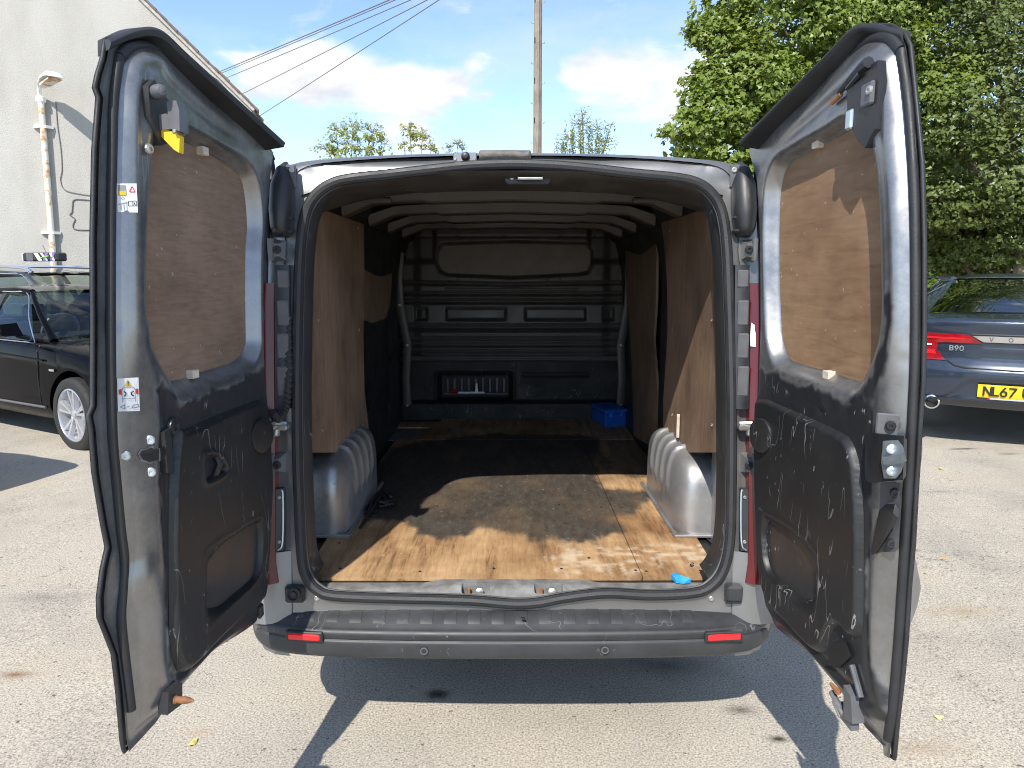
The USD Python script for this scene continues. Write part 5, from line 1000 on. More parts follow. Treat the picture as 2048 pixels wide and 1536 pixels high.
for k, (x0, y0, x1, y1) in enumerate(((775, 0, 425, 148), (782, 2, 426, 152), (818, 0, 440, 160), (852, 0, 470, 194), (876, 0, 500, 243))):
    sl2 = (y1 - y0) / (x1 - x0); e = atD(x1 - 110, y1 - 110 * sl2 , 34. + k); a = pt + np.array([-.35 + .16 * k, -.1, -.1 + .02 * k]); a = atD(1077 - 18 + 8 * k, y0 + sl2 * (1077 - 18 + 8 * k - x0), DP - .1)
    q = [a * (1 - t) + e * t - np.array([0, 0, .28 * 4 * t * (1 - t) * (.1)]) for t in np.linspace(0, 1, 24)]
    lab = ['uppermost of the overhead wires running from the pole to behind the house', 'second overhead wire, almost touching the uppermost one', 'middle one of the five overhead wires', 'fourth overhead wire counted from above', 'lowest overhead wire passing under the cloud'][k]
    solo('overhead_wire', tube(q, .0135 if k else .018, 5), 'wire', lab, 'wire', a, group='overhead wires fanning out from the pole')

# ================================================================== PARKED CARS
M['car_black'] = plain('black_car_paint', (.003, .003, .004), .07, 0, .0, 2., .2, spec=.06)
M['car_blue'] = plain('blue_grey_car_paint', (.028, .040, .062), .26, .3, .7, 3., .1)
M['car_dark'] = plain('dark_grey_car_paint', (.035, .036, .04), .25, .3, 1.0, 3., .15)
M['car_grey'] = plain('grey_car_paint', (.16, .165, .17), .3, .4, .9, 3., .1)
M['car_white'] = plain('white_car_paint', (.7, .7, .7), .3, 0, .6)
M['chrome'] = plain('chrome', (.75, .76, .78), .12, 1.)
M['alloy'] = plain('silver_alloy', (.60, .61, .63), .3, .75, .3)
M['tyre'] = plain('black_tyre', (.022, .021, .02), .75, 0, 0, 20., .3, bump=.3, bscale=60)
M['cabin'] = plain('dark_cabin_trim', (.025, .025, .027), .7)
M['exhaust_dark'] = plain('dark_diffuser', (.04, .04, .04), .5)
M['plate_yellow'] = plain('yellow_number_plate', (.80, .56, .02), .4)
M['glass'] = mat('window_glass', {'t': ('transparent_bsdf', {'color': (.58, .65, .60)}), 'g': ('glossy_bsdf', {'roughness': .02, 'color': (.95, .97, 1.)}), 'f': ('layer_weight', {'blend': .5}), 'w': ('math', {'math_type': 'power', 'value2': 4.5}), 'k': ('math', {'math_type': 'multiply_add', 'value2': .9, 'value3': .06, 'use_clamp': True}), 'm': ('mix_closure', {})},
    [('f.facing', 'w.value1'), ('w.value', 'k.value1'), ('k.value', 'm.fac'), ('t.BSDF', 'm.closure1'), ('g.BSDF', 'm.closure2')], surface='m.closure')
M['glass_dark'] = mat('tinted_window_glass', {'t': ('transparent_bsdf', {'color': (.06, .07, .08)}), 'g': ('glossy_bsdf', {'roughness': .02, 'color': (.95, .97, 1.)}), 'f': ('layer_weight', {'blend': .5}), 'w': ('math', {'math_type': 'power', 'value2': 4.}), 'k': ('math', {'math_type': 'multiply_add', 'value2': .9, 'value3': .12, 'use_clamp': True}), 'm': ('mix_closure', {})},
    [('f.facing', 'w.value1'), ('w.value', 'k.value1'), ('k.value', 'm.fac'), ('t.BSDF', 'm.closure1'), ('g.BSDF', 'm.closure2')], surface='m.closure')

def patch(a, b, c, d, bulge=(0, 0, 0), n=10, m=8, e=.8):
    """Curved four sided pane a-b (bottom), d-c (top)."""
    a, b, c, d = map(lambda q: np.asarray(q, float), (a, b, c, d)); S = []
    for v in np.linspace(0, 1, m):
        S.append([(a * (1 - u) + b * u) * (1 - v) + (d * (1 - u) + c * u) * v + np.asarray(bulge) * (math.sin(math.pi * u) ** e if 0 < u < 1 else 0) * (.55 + .45 * math.sin(math.pi * v)) for u in np.linspace(0, 1, n)])
    return loft(S)
def car_wheel(root, x, y, r=.325, w=.225, spokes=5, rim=.235):
    s = 1 if y > 0 else -1; c = np.array([x, y, r]); ax = np.array([0, s, 0.])
    h = w / 2
    wh = part(root, 'wheel', lathe([(rim - .01, -h), (r - .03, -h), (r - .008, -h + .02), (r, -h + .05), (r, h - .05), (r - .008, h - .02), (r - .035, h), (rim + .005, h - .002), (rim - .005, h - .02)], c, ax, 40, True, False), 'tyre', smooth=40)
    part(wh, 'rim', lathe([(rim, h - .010), (rim - .012, h - .004), (rim - .022, h - .02), (rim - .03, h - .10), (.05, h - .13)], c, ax, 40, False), 'alloy', smooth=40)
    part(wh, 'hub', lathe([(.055, h - .07), (.05, h - .035), (.034, h - .024), (.032, h - .026), (.004, h - .024)], c, ax, 20), 'alloy')
    for k in range(spokes):
        for off in (-.13, .13):
            a = 2 * math.pi * k / spokes + off + .3; a2 = a + off * .5
            P0, P1 = np.array([math.cos(a - off * .2), 0, math.sin(a - off * .2)]) * .045, np.array([math.cos(a2), 0, math.sin(a2)]) * (rim - .015); t = np.array([-math.sin(a), 0, math.cos(a)])
            pts = [c + p + t * q + ax * hh for p, wd, dd in ((P0, .016, -.03), (P1, .019, -.012)) for q, hh in ((-wd, h - .04 + dd), (wd, h - .04 + dd), (-wd * .6, h + dd), (wd * .6, h + dd))]
            part(wh, 'spoke', hull(pts), 'alloy', smooth=30)
    part(wh, 'brake_disc', lathe([(.15, h - .15), (.15, h - .14), (.05, h - .14)], c, ax, 24), 'steel')
def car_body(st, arches, r_arch):
    S = []
    for x, w, zb, zbelt, zt in st:
        half = [(0, zb), (w * .78, zb), (w * .95, zb + .05), (w * .995, zb + .16), (w, zb + .45 * (zbelt - zb)), (w * .985, zb + .72 * (zbelt - zb)), (w * .975, zbelt - .045), (w * .93, zbelt), (w * .84, zbelt + .35 * (zt - zbelt)), (w * .6, zt - .012), (w * .3, zt), (0, zt + .006)]
        S.append([(x, y, z) for y, z in half] + [(x, -y, z) for y, z in half[-2:0:-1]])
    S = np.array(S); xs = S[:, 0, 0]; D = []
    for x in np.unique(np.concatenate([np.linspace(xs[0], xs[-1], 60), xs])):
        i = min(max(np.searchsorted(xs, x) - 1, 0), len(xs) - 2); t = (x - xs[i]) / (xs[i + 1] - xs[i])
        p0, p1, p2, p3 = S[max(i - 1, 0)], S[i], S[i + 1], S[min(i + 2, len(xs) - 1)]; m1 = (p2 - p0) / (xs[min(i + 1, len(xs) - 1)] - xs[max(i - 1, 0)] or 1) * (xs[i + 1] - xs[i]) ; m2 = (p3 - p1) / (xs[min(i + 2, len(xs) - 1)] - xs[i]) * (xs[i + 1] - xs[i])
        q = (2 * t ** 3 - 3 * t ** 2 + 1) * p1 + (t ** 3 - 2 * t ** 2 + t) * m1 + (-2 * t ** 3 + 3 * t ** 2) * p2 + (t ** 3 - t ** 2) * m2; q[:, 0] = x; D.append(q)
    v, f = loft(D, close=True, caps=True)
    m = manifold3d.Manifold(manifold3d.Mesh(v.astype(np.float32), f.astype(np.uint32)))
    if m.volume() < 0: m = manifold3d.Manifold(manifold3d.Mesh(v.astype(np.float32), f[:, ::-1].astype(np.uint32)))
    for x in arches:
        for s in (-1, 1):
            cyl = manifold3d.Manifold.cylinder(.5, r_arch, r_arch, 40).rotate([90, 0, 0]).translate([x, s * .85 + .25, r_arch - .02]); m = m - cyl
    mm = m.to_mesh(); t = trimesh.Trimesh(mm.vert_properties[:, :3], mm.tri_verts, process=True); return np.array(t.vertices), np.array(t.faces)
def sedan(root, paint, P, glass='glass', trim='chrome', seats=True):
    part(root, 'body', car_body(P['st'], P['axles'], P['ra']), paint, smooth=40)
    (xa, ya, za), (xr, yr, zr), (xq, yq, zq), (xc, yc, zc) = P['A'], P['RF'], P['RR'], P['C']; H = P['H']
    part(root, 'windscreen', patch((xa, ya, za), (xa, -ya, za), (xr, -yr, zr), (xr, yr, zr), (.10, 0, .03)), glass, smooth=True)
    part(root, 'rear_window', patch((xc, -yc, zc), (xc, yc, zc), (xq, yq, zq), (xq, -yq, zq), (-.10, 0, .03)), P.get('rglass', glass), smooth=True)
    rs = []
    for t in np.linspace(0, 1, 10):
        x = xr + (xq - xr) * t; y = yr + (yq - yr) * t; ze = zr + (zq - zr) * t + .006; hh = (H - ze) * (1 - abs(2 * t - 1) ** 2.5 * .75)
        rs.append([(x + (.09 if t < .01 else (-.09 if t > .99 else .09 * (1 - 2 * t))) * math.cos(a * math.pi / 2) * (1 - abs(2 * t - 1) < .3), y * 1.035 * a, ze + hh * (1 - abs(a) ** 2.6)) for a in np.linspace(-1, 1, 17)])
    part(root, 'roof', loft(rs), paint, smooth=True)
    for s in (-1, 1):
        yb = P['yb']; fb, rb = (xa - .12, s * yb, za - .03), (xc + .28, s * yb * .985, zc - .02)
        ft, rt = (xr - .02, s * (yr + .015), zr - .02), (xq + .06, s * (yq + .015), zq - .02)
        part(root, 'side_window', patch(fb, rb, rt, ft, (0, s * .035, 0)), glass, smooth=True)
        part(root, 'pillar', tube([(xa + .04, s * (ya + .015), za - .03), ((xa * .62 + xr * .38), s * (ya * .62 + yr * .38 + .034), za * .62 + zr * .38 + .03), ((xa * .28 + xr * .72), s * (ya * .28 + yr * .72 + .030), za * .28 + zr * .72 + .028), (xr, s * (yr + .008), zr)], [.040, .030, .027, .026], 8), paint, smooth=60)
        part(root, 'roof_rail', tube([(xr + .01, s * (yr + .008), zr), (0.0, s * (yr + .03), zr + .022), (xq, s * (yq + .008), zq)], .032, 8), paint, smooth=60)
        part(root, 'rear_pillar', hull([(xc - .04, s * (yc + .01), zc - .06), (xc + .34, s * (yb * .985), zc - .06), (xc + .36, s * (yb * .96), zc + .02), (xq - .02, s * (yq + .005), zq + .004), (xq + .14, s * (yq + .03), zq - .01), (xc, s * (yc - .03), zc), (xq + .10, s * (yq - .02), zq)]), paint)
        xm = P.get('xb', -.18); part(root, 'door_pillar', hull([(xm + a, s * (yb + .012), za - .03) for a in (-.05, .05)] + [(xm - .1 + a, s * (yr + .035), zr - .0) for a in (-.04, .04)] + [(xm - .05 + a, s * (yb + yr) / 2 + s * .045, (za + zr) / 2) for a in (-.05, .05)]), 'black')
        part(root, 'window_trim', tube(spline([(fb[0] + .05, s * (yb + .012), fb[2] - .01), (xm, s * (yb + .022), za - .025), (rb[0], s * (yb + .012), rb[2]), (rb[0] - .03, s * (yb - .02), rb[2] + .08), (rt[0] - .02, s * (yq + .035), rt[2]), (0, s * (yr + .062), zr + .003), (ft[0], s * (yr + .04), ft[2] + .004), ((fb[0] + ft[0]) / 2 + .03, s * ((yb + yr) / 2 + .05), (fb[2] + ft[2]) / 2), (fb[0] + .05, s * (yb + .012), fb[2] - .01)], 5), .007, 6), trim, smooth=60)
        for xd in P.get('seams', (.98, -.12, -1.15)): part(root, 'door_seam', tube([(xd + .02, s * (P['w'] + .0005), .34), (xd, s * (P['w'] + .001), .6), (xd - .01, s * (P['w'] - .012), za - .12), (xd - .02, s * (P['w'] - .055), za - .06)], .005, 5), 'black')
        mr = part(root, 'door_mirror', hull([(xa - .22 + a, s * (P['w'] + b), za + c) for a, b, c in ((.0, .02, .02), (.10, .02, .03), (.0, .20, .03), (.08, .19, .04), (-.02, .04, .13), (.06, .05, .15), (-.01, .20, .12), (.05, .19, .14), (.02, .22, .08))]), paint, smooth=50)
        part(mr, 'mirror_arm', tube([(xa - .20, s * (P['w'] - .06), za + .0), (xa - .18, s * (P['w'] + .05), za + .035)], .025, 6), 'black')
        for h in (-.05, .12): part(root, 'door_handle', tube([(xm + .05 - (0 if h > 0 else 1.02), s * (P['w'] + .012), za - .16), (xm + .22 - (0 if h > 0 else 1.02), s * (P['w'] + .012), za - .155)], .012, 6), paint)
        for x in P['axles']: car_wheel(root, x, s * (P['w'] - .105), P['rw'], .23, P.get('spokes', 5), P['rw'] * .72)
    if seats:
        for s in (-1, 1):
            for x in (.05, -.95): 
                sm = part(root, 'seat', hull([(x + a, s * .36 + b, z) for a, b, z in ((.0, -.22, .6), (.0, .22, .6), (-.12, -.22, .6), (-.12, .22, .6), (-.14, -.20, 1.08), (-.14, .20, 1.08), (-.24, -.18, 1.10), (-.24, .18, 1.10))]), 'cabin')
                part(sm, 'headrest', box((x - .22, s * .36, 1.19), (.09, .25, .16), .04), 'cabin')
        part(root, 'dashboard', hull([(xa - .10, y, z) for y in (-.72, .72) for z in (.8, za - .02)] + [(xa - .5, y, z) for y in (-.7, .7) for z in (.8, za + .02)]), 'cabin')
        a = np.linspace(0, 2 * np.pi, 25)[:-1]; part(root, 'steering_wheel', tube([(xa - .60 + .06 * math.sin(t), P.get('drv', -.37) + .185 * math.cos(t), za + .02 + .175 * math.sin(t)) for t in a], .016, 6, True), 'grey_plastic')

EC = dict(st=[(-2.44, .70, .42, .78, .80), (-2.36, .82, .34, .92, .96), (-2.1, .89, .28, 1.0, 1.07), (-1.6, .92, .24, 1.0, 1.09), (-1.0, .928, .22, .985, 1.02), (0, .93, .21, .96, .99), (1.0, .93, .21, .935, .985), (1.3, .925, .22, .91, .985), (1.8, .905, .23, .86, .925), (2.15, .86, .25, .80, .86), (2.36, .76, .29, .72, .77), (2.46, .60, .36, .60, .63)],
    axles=(1.52, -1.35), ra=.375, rw=.335, w=.928, A=(.95, .74, .985), RF=(.30, .575, 1.40), RR=(-.85, .565, 1.40), C=(-1.72, .68, 1.06), H=1.475, yb=.865, xb=-.1)
c = onZ(166, 903, -.06); hd = math.radians(-31.); off = np.array([math.cos(hd) * 1.52 + math.sin(hd) * .82, math.sin(hd) * 1.52 - math.cos(hd) * .82, 0])
blk = thing('parked_car', 'glossy black saloon parked in front of the white house wall', 'car', (c[0] - off[0] - .0, c[1] - off[1], -.055), math.degrees(hd), 'cars parked in the yard')
blk.GetAttribute('xformOp:translate').Set(Gf.Vec3d(float(c[0] - off[0]), float(c[1] - off[1] + .06), -.06))
UsdGeom.Xformable(blk).AddScaleOp().Set(Gf.Vec3f(1.0, 1.0, 1.045))
sedan(blk, 'car_black', EC)
for s in (-1, 1):
    part(blk, 'headlight', hull([(2.02, s * .80, .74), (2.30, s * .70, .66), (2.36, s * .58, .64), (2.30, s * .60, .77), (2.05, s * .76, .83), (1.92, s * .85, .80), (1.95, s * .875, .73), (2.2, s * .80, .66)]), 'chrome')
    part(blk, 'sill_trim', tube([(1.08, s * .932, .37), (-.85, s * .935, .36)], .012, 6), 'grey_plastic')
    part(blk, 'wing_badge', box((1.24, s * .926, .72), (.09, .01, .022), .003), 'chrome')
    part(blk, 'character_crease', tube([(1.1, s * .925, .80), (0, s * .932, .83), (-1.4, s * .928, .88)], .010, 6), 'car_black', smooth=60)

# estate behind it, with a sign board on its roof
SU = dict(st=[(-2.3, .70, .45, .85, .95), (-2.25, .84, .36, 1.05, 1.12), (-1.9, .90, .32, 1.12, 1.18), (-1.0, .92, .30, 1.10, 1.15), (0, .925, .30, 1.06, 1.11), (1.0, .92, .30, 1.03, 1.08), (1.3, .91, .32, 1.0, 1.08), (1.8, .88, .34, .96, 1.02), (2.15, .80, .40, .86, .93), (2.3, .64, .48, .70, .75)],
    axles=(1.4, -1.3), ra=.40, rw=.36, w=.922, A=(1.15, .74, 1.08), RF=(.45, .60, 1.60), RR=(-1.7, .58, 1.58), C=(-2.05, .70, 1.18), H=1.70, yb=.86, xb=-.15)
s_ = atD(70, 540, 9.8); hd2 = math.radians(-14)
suv = thing('parked_car', 'dark grey estate car with silver roof rails parked behind the black saloon', 'car', (s_[0] - .15, s_[1] + .30, .0), math.degrees(hd2), 'cars parked in the yard')
sedan(suv, 'car_dark', SU, seats=False)
for s in (-1, 1): part(suv, 'roof_bar', tube(spline([(.55, s * .60, 1.62), (.35, s * .60, 1.69), (-.5, s * .60, 1.715), (-1.4, s * .59, 1.69), (-1.6, s * .58, 1.62)], 5), .022, 8), 'chrome')
bd = atD(90, 514, 9.75); g_ = thing('sign_board', 'striped sign board in black white and purple on the roof of the grey estate', 'sign', (bd[0], bd[1], bd[2]), math.degrees(hd2) - 2)
M['purple'] = plain('purple_print', (.22, .12, .42), .4); M['green_print'] = plain('green_print', (.25, .55, .12), .4)
part(g_, 'board', box((0, 0, 0), (.62, .16, .115), .02), 'black'); part(g_, 'end_cap', box((-.315, 0, 0), (.014, .155, .11), .015), 'white_paint')
for k, (x0, x1, sk, m_) in enumerate(((-.235, -.12, .0, 'grey_plastic'), (-.10, -.03, .07, 'white_paint'), (.01, .05, .09, 'white_paint'), (.10, .15, -.05, 'purple'), (.17, .21, .05, 'white_paint'), (.23, .27, -.06, 'purple'))):
    part(g_, 'print_stripe', (np.array([(x0, -.0815, .05), (x1, -.0815, .05), (x1 + sk, -.0815, -.05), (x0 + sk, -.0815, -.05)]), np.array([(0, 1, 2), (0, 2, 3)])), m_, smooth=False)
part(g_, 'print_swoosh', tube([(.0, -.081, -.03), (.06, -.081, .0), (.16, -.081, .01)], .008, 5), 'green_print'); part(g_, 'aerial', tube([(.03, 0, .05), (-.02, 0, .16)], .004, 5), 'black')

# saloon seen from behind, right
VO = dict(st=[(-2.32, .56, .42, 1.0, 1.045), (-2.22, .76, .38, 1.01, 1.05), (-2.12, .87, .34, 1.01, 1.06), (-2.0, .925, .30, 1.01, 1.075), (-1.7, .935, .24, 1.01, 1.09), (-1.0, .94, .22, .99, 1.03), (0, .94, .21, .96, 1.0), (1.0, .94, .21, .94, .99), (1.4, .935, .22, .91, .98), (1.9, .90, .24, .86, .92), (2.25, .82, .27, .79, .84), (2.45, .62, .34, .62, .66)],
    axles=(1.52, -1.42), ra=.375, rw=.345, w=.938, A=(1.10, .75, .99), RF=(.35, .56, 1.38), RR=(-.80, .47, 1.385), C=(-1.86, .67, 1.085), H=1.445, yb=.875, xb=-.12, rglass='glass_dark')
rc = atD(1955, 780, 6.0)
hv = math.atan2(.86, .51); vd = np.array([math.cos(hv), math.sin(hv), 0]); vl = np.array([-vd[1], vd[0], 0])
vc = rc + vd * 2.42 - vl * .26; vz = .15
vol = thing('parked_car', 'dark blue saloon seen from behind beyond the right van door, with a yellow number plate', 'car', (vc[0], vc[1], vz), math.degrees(hv), 'cars parked in the yard')
sedan(vol, 'car_blue', VO, seats=False)
def rx(y, z):
    y, z = np.asarray(y, float), np.asarray(z, float); p = np.interp(z, [.28, .36, .42, .55, .62, .66, .72, .85, .88, .95, 1.0, 1.04, 1.06], [-.10, .0, .03, .045, .045, .02, .0, .005, .012, .018, .03, .03, .0])
    return -(2.41 + p) + .30 * (np.abs(y) / .94) ** 3.2
def vr3(y, z, d): return np.stack([rx(y, z) - np.asarray(d), y, z], 1)
for s in (-1, 1): pass
dk = [[(x, y, 1.052 + .018 * t - .02 * (abs(y) / .8) ** 2) for y in np.linspace(-.80, .80, 17)] for t in (0, .5, 1) for x in [0]]
ol = np.array([(-.80, .30), (.80, .30), (.90, .44), (.938, .62), (.938, .80), (.91, .95), (.84, 1.035), (.5, 1.06), (0, 1.066), (-.5, 1.06), (-.84, 1.035), (-.91, .95), (-.938, .80), (-.938, .62), (-.90, .44)])
rec = np.array([(-.34, .66), (.34, .66), (.42, .56), (-.42, .56)])   # plate recess
m_, _ = sheet(ol, .02, lambda P: -.028 * sstep(-.02, .03, sdist(np.array([(-.50, .385), (.50, .385), (.33, .545), (-.33, .545)]), P)) + .004 * np.exp(-((P[:, 1] - .80 - .02 * np.abs(P[:, 0])) / .012) ** 2), vr3)
part(vol, 'tail_panel', m_, 'car_blue', smooth=True)
ys = np.linspace(-.80, .80, 17); zt_ = np.interp(np.abs(ys), [0, .5, .84], [1.066, 1.06, 1.04])
part(vol, 'boot_lid', loft([np.stack([rx(ys, zt_) * (1 - t) + t * -1.84, ys, zt_ + .022 * t], 1) for t in (0, .1, .5, 1)]), 'car_blue', smooth=True)
def vplate(poly, d): return sheet(np.array(poly), .02, lambda P: 0 * P[:, 0] + d, vr3, back=-.01)[0]
for s in (-1, 1):
    S2 = lambda pts: np.array([(s * a, b) for a, b in pts])[::s]
    tl = part(vol, 'tail_light', vplate(S2([(.925, .935), (.36, .925), (.31, .895), (.26, .855), (.50, .855), (.575, .848), (.585, .775), (.555, .765), (.545, .735), (.51, .70), (.90, .70), (.93, .74)]), .012), 'red_lens')
    part(tl, 'lamp_bar', vplate(S2([(.90, .90), (.40, .897), (.38, .885), (.90, .88)]), .016), 'reflector'); part(tl, 'lamp_bar', vplate(S2([(.72, .79), (.60, .785), (.58, .75), (.72, .745)]), .016), 'reflector')
    part(tl, 'lamp_stripe', vplate(S2([(.80, .835), (.62, .835), (.62, .822), (.80, .822)]), .019), 'white_label')
    ec = (s * .585, .325); ex = part(vol, 'exhaust_tip', lathe([(.052, -.10), (.062, .0), (.062, .025), (.050, .03), (.046, .02), (.046, -.08)], (rx(ec[0], .38) + .02, ec[0], ec[1]), (-1, 0, 0), 24), 'chrome'); part(ex, 'exhaust_pipe', lathe([(.046, -.02), (.01, -.02)], (rx(ec[0], .38) + .02, ec[0], ec[1]), (-1, 0, 0), 18), 'ink')
part(vol, 'diffuser', vplate([(-.84, .31), (.84, .31), (.88, .37), (.55, .372), (-.55, .372), (-.88, .37)], .018), 'exhaust_dark')
chs = part(vol, 'chrome_strip', vplate([(-.335, .918), (.335, .918), (.25, .868), (-.25, .868)], .010), 'chrome')
part(vol, 'boot_seam', tube([(rx(y, z) - .004, y, z) for y, z in ((.50, .70), (.44, .66), (.36, .645), (0, .64), (-.36, .645), (-.44, .66), (-.50, .70))], .006, 5), 'ink')
part(vol, 'boot_seam', tube([(rx(y, .93) - .004, y, .930) for y in np.linspace(-.34, .34, 9)], .007, 5), 'ink')
def text_on(parent, name, text, h, y0, z0, d, m, gap=None, bold=False):
    """Lettering across the tail panel: it reads towards -y for someone standing behind the car."""
    y = y0
    for ch in ([text] if gap is None else text):
        t = meshkit.text_mesh(ch, h, .004, bold); v = np.array(t.vertices); w_ = v[:, 0].max()
        V = vr3(y - v[:, 0], z0 + v[:, 1], d + v[:, 2]); part(parent, name, (V, np.array(t.faces)[:, ::-1]), m, smooth=False); y -= (w_ if gap is None else gap)
text_on(chs, 'badge_letter', 'VOLVO', .034, .215, .876, .012, 'grey_plastic', .132, True)
text_on(vol, 'model_badge', 'B90', .042, .495, .787, .005, 'zinc', None, True)
yp = .26
npl = part(vol, 'number_plate', vplate([(-.26, .405), (.26, .405), (.26, .516), (-.26, .516)], .002 - .028 + .026), 'plate_yellow')
for ch, o_ in (('N', .0), ('L', .065), ('6', .118), ('7', .180), ('U', .272)): text_on(npl, 'plate_character', ch, .076, .232 - o_, .424, .0035, 'ink', None, True)
part(npl, 'plate_strip', vplate([(-.26, .391), (.17, .391), (.17, .404), (-.26, .404)], .002), 'white_label'); part(npl, 'plate_strip', vplate([(.172, .391), (.19, .391), (.19, .404), (.172, .404)], .002), 'ink_red')

# dark car beyond it, facing left
gc = atD(1853, 690, 14.)
hg = math.radians(196); off = np.array([math.cos(hg) * 1.52 - math.sin(hg) * .82, math.sin(hg) * 1.52 + math.cos(hg) * .82, 0])
gcar = thing('parked_car', 'grey saloon mostly hidden behind the blue saloon, nose pointing left', 'car', (gc[0] - off[0], gc[1] - off[1], .13), math.degrees(hg), 'cars parked in the yard')
sedan(gcar, 'car_grey', EC, seats=False)
# small red lamped hatchback far off
fc = atD(1900, 556, 44.); hf = math.atan2(fc[1] + 2.25, fc[0])
far = thing('parked_car', 'distant white hatchback with tall red tail lamps seen under the trees', 'car', (fc[0], fc[1], .1), math.degrees(hf), 'cars parked in the yard')
part(far, 'body', hull([(x, y, z) for x, y, z in ((0, -.75, .3), (0, .75, .3), (.0, -.84, .8), (0, .84, .8), (.25, -.70, 1.42), (.25, .70, 1.42), (.5, -.6, 1.5), (.5, .6, 1.5), (2.6, -.6, 1.4), (2.6, .6, 1.4), (4., -.8, .8), (4., .8, .8), (4., -.75, .3), (4, .75, .3), (1.2, -.85, .8), (1.2, .85, .8), (.6, 0, 1.54))]), 'car_white')
part(far, 'rear_window', hull([(x - .02, y, z) for x, y, z in ((.09, -.60, 1.02), (.09, .60, 1.02), (.22, -.52, 1.34), (.22, .52, 1.34), (.1, .6, 1.02))]), 'glass_dark')
for s in (-1, 1): part(far, 'tail_lamp', hull([(x - .03, s * y, z) for x, y, z in ((.02, .66, .85), (.02, .86, .85), (.24, .56, 1.44), (.24, .72, 1.42), (.12, .80, .9))]), 'reflector')
for x in (.7, 3.2):
    for s in (-1, 1): part(far, 'wheel', lathe([(.05, -.1), (.3, -.1), (.3, .1), (.05, .1)], (x, s * .75, .3), (0, 1, 0), 20), 'tyre')
# dark car standing just outside the left edge of the view, whose shadow falls into it
e_ = thing('parked_car', 'dark estate car just outside the left edge, its shadow falling into view', 'car', (-5.55, .90, -.06), -112, 'cars parked in the yard')
sedan(e_, 'car_black', SU, seats=False)

# ================================================================== TREES
def leaf_mat(name, c0, c1, c2, tr=.35):
    return mat(name, {'g': ('geometry', {}), 'r': ('rgb_ramp', {'ramp': [(0, c0), (.55, c1), (1, c2)]}), 'd': ('principled_bsdf', {'roughness': .42, 'specular_ior_level': .5}), 't': ('translucent_bsdf', {}),
        'tc': ('mix_color', {'blend_type': 'multiply', 'fac': 1., 'b': (1.5, 1.45, .6), 'use_clamp_result': False}), 'm': ('mix_closure', {'fac': tr})},
        [('g.random_per_island', 'r.fac'), ('r.color', 'd.base_color'), ('r.color', 'tc.a'), ('tc.result', 't.color'), ('d.BSDF', 'm.closure1'), ('t.BSDF', 'm.closure2')], surface='m.closure')
M['leaf_plane'] = leaf_mat('plane_tree_leaves', (.16, .215, .035), (.35, .40, .06), (.60, .58, .17), .28)
M['leaf_dark'] = leaf_mat('dark_tree_leaves', (.11, .145, .035), (.24, .275, .06), (.46, .43, .17), .26)
M['leaf_pale'] = leaf_mat('pale_far_leaves', (.24, .27, .07), (.42, .42, .11), (.6, .5, .17), .4)
M['leaf_birch'] = leaf_mat('birch_leaves', (.18, .22, .08), (.33, .37, .14), (.46, .46, .2), .4)
M['leaf_hedge'] = leaf_mat('hedge_leaves', (.10, .17, .02), (.17, .27, .03), (.26, .36, .06), .4)
M['bark'] = plain('tree_bark', (.13, .105, .08), .9, 0, 0, 7., .45, bump=.8, bscale=25)
M['twig'] = plain('pale_twigs', (.26, .22, .16), .9)
M['fence'] = plain('weathered_fence', (.12, .085, .06), .9, 0, 0, 9., .3)
def leaves(P, size, rg, up=.55, out=None, shape=1):
    """One folded leaf at each point; most turn their face outwards and up."""
    n = len(P); nr = rg.normal(0, 1, (n, 3)); nr /= np.linalg.norm(nr, axis=1, keepdims=True)
    if out is not None: nr = nr * .62 + out * .6 + TOSUN * .42
    nr[:, 2] += up; nr /= np.linalg.norm(nr, axis=1, keepdims=True)
    t = rg.normal(0, 1, (n, 3)); t[:, 2] -= .5; t -= nr * (t * nr).sum(1, keepdims=True); t /= np.linalg.norm(t, axis=1, keepdims=True); b = np.cross(nr, t)
    s = size * rg.uniform(.55, 1.2, (n, 1)); f = rg.uniform(.05, .3, (n, 1))
    if shape == 1:   # lobed leaf: centre fold with two side lobes
        V = np.stack([P - t * s * .5, P - t * s * .1 + b * s * .52 + nr * s * f, P + t * s * .12 + b * s * .22 + nr * s * f * .4, P + t * s * .58, P + t * s * .12 - b * s * .22 + nr * s * f * .4, P - t * s * .1 - b * s * .52 + nr * s * f], 1).reshape(-1, 3)
        k = np.arange(n)[:, None] * 6; F = np.concatenate([k + np.array([[0, 1, 2]]), k + np.array([[0, 2, 3]]), k + np.array([[0, 3, 4]]), k + np.array([[0, 4, 5]])], 1).reshape(-1, 3)
    else:
        V = np.stack([P - t * s * .5, P + b * s * .27 + nr * s * f * .5, P + t * s * .5, P - b * s * .27 + nr * s * f * .5], 1).reshape(-1, 3)
        k = np.arange(n)[:, None] * 4; F = np.concatenate([k + np.array([[0, 1, 2]]), k + np.array([[0, 2, 3]])], 1).reshape(-1, 3)
    return V, F
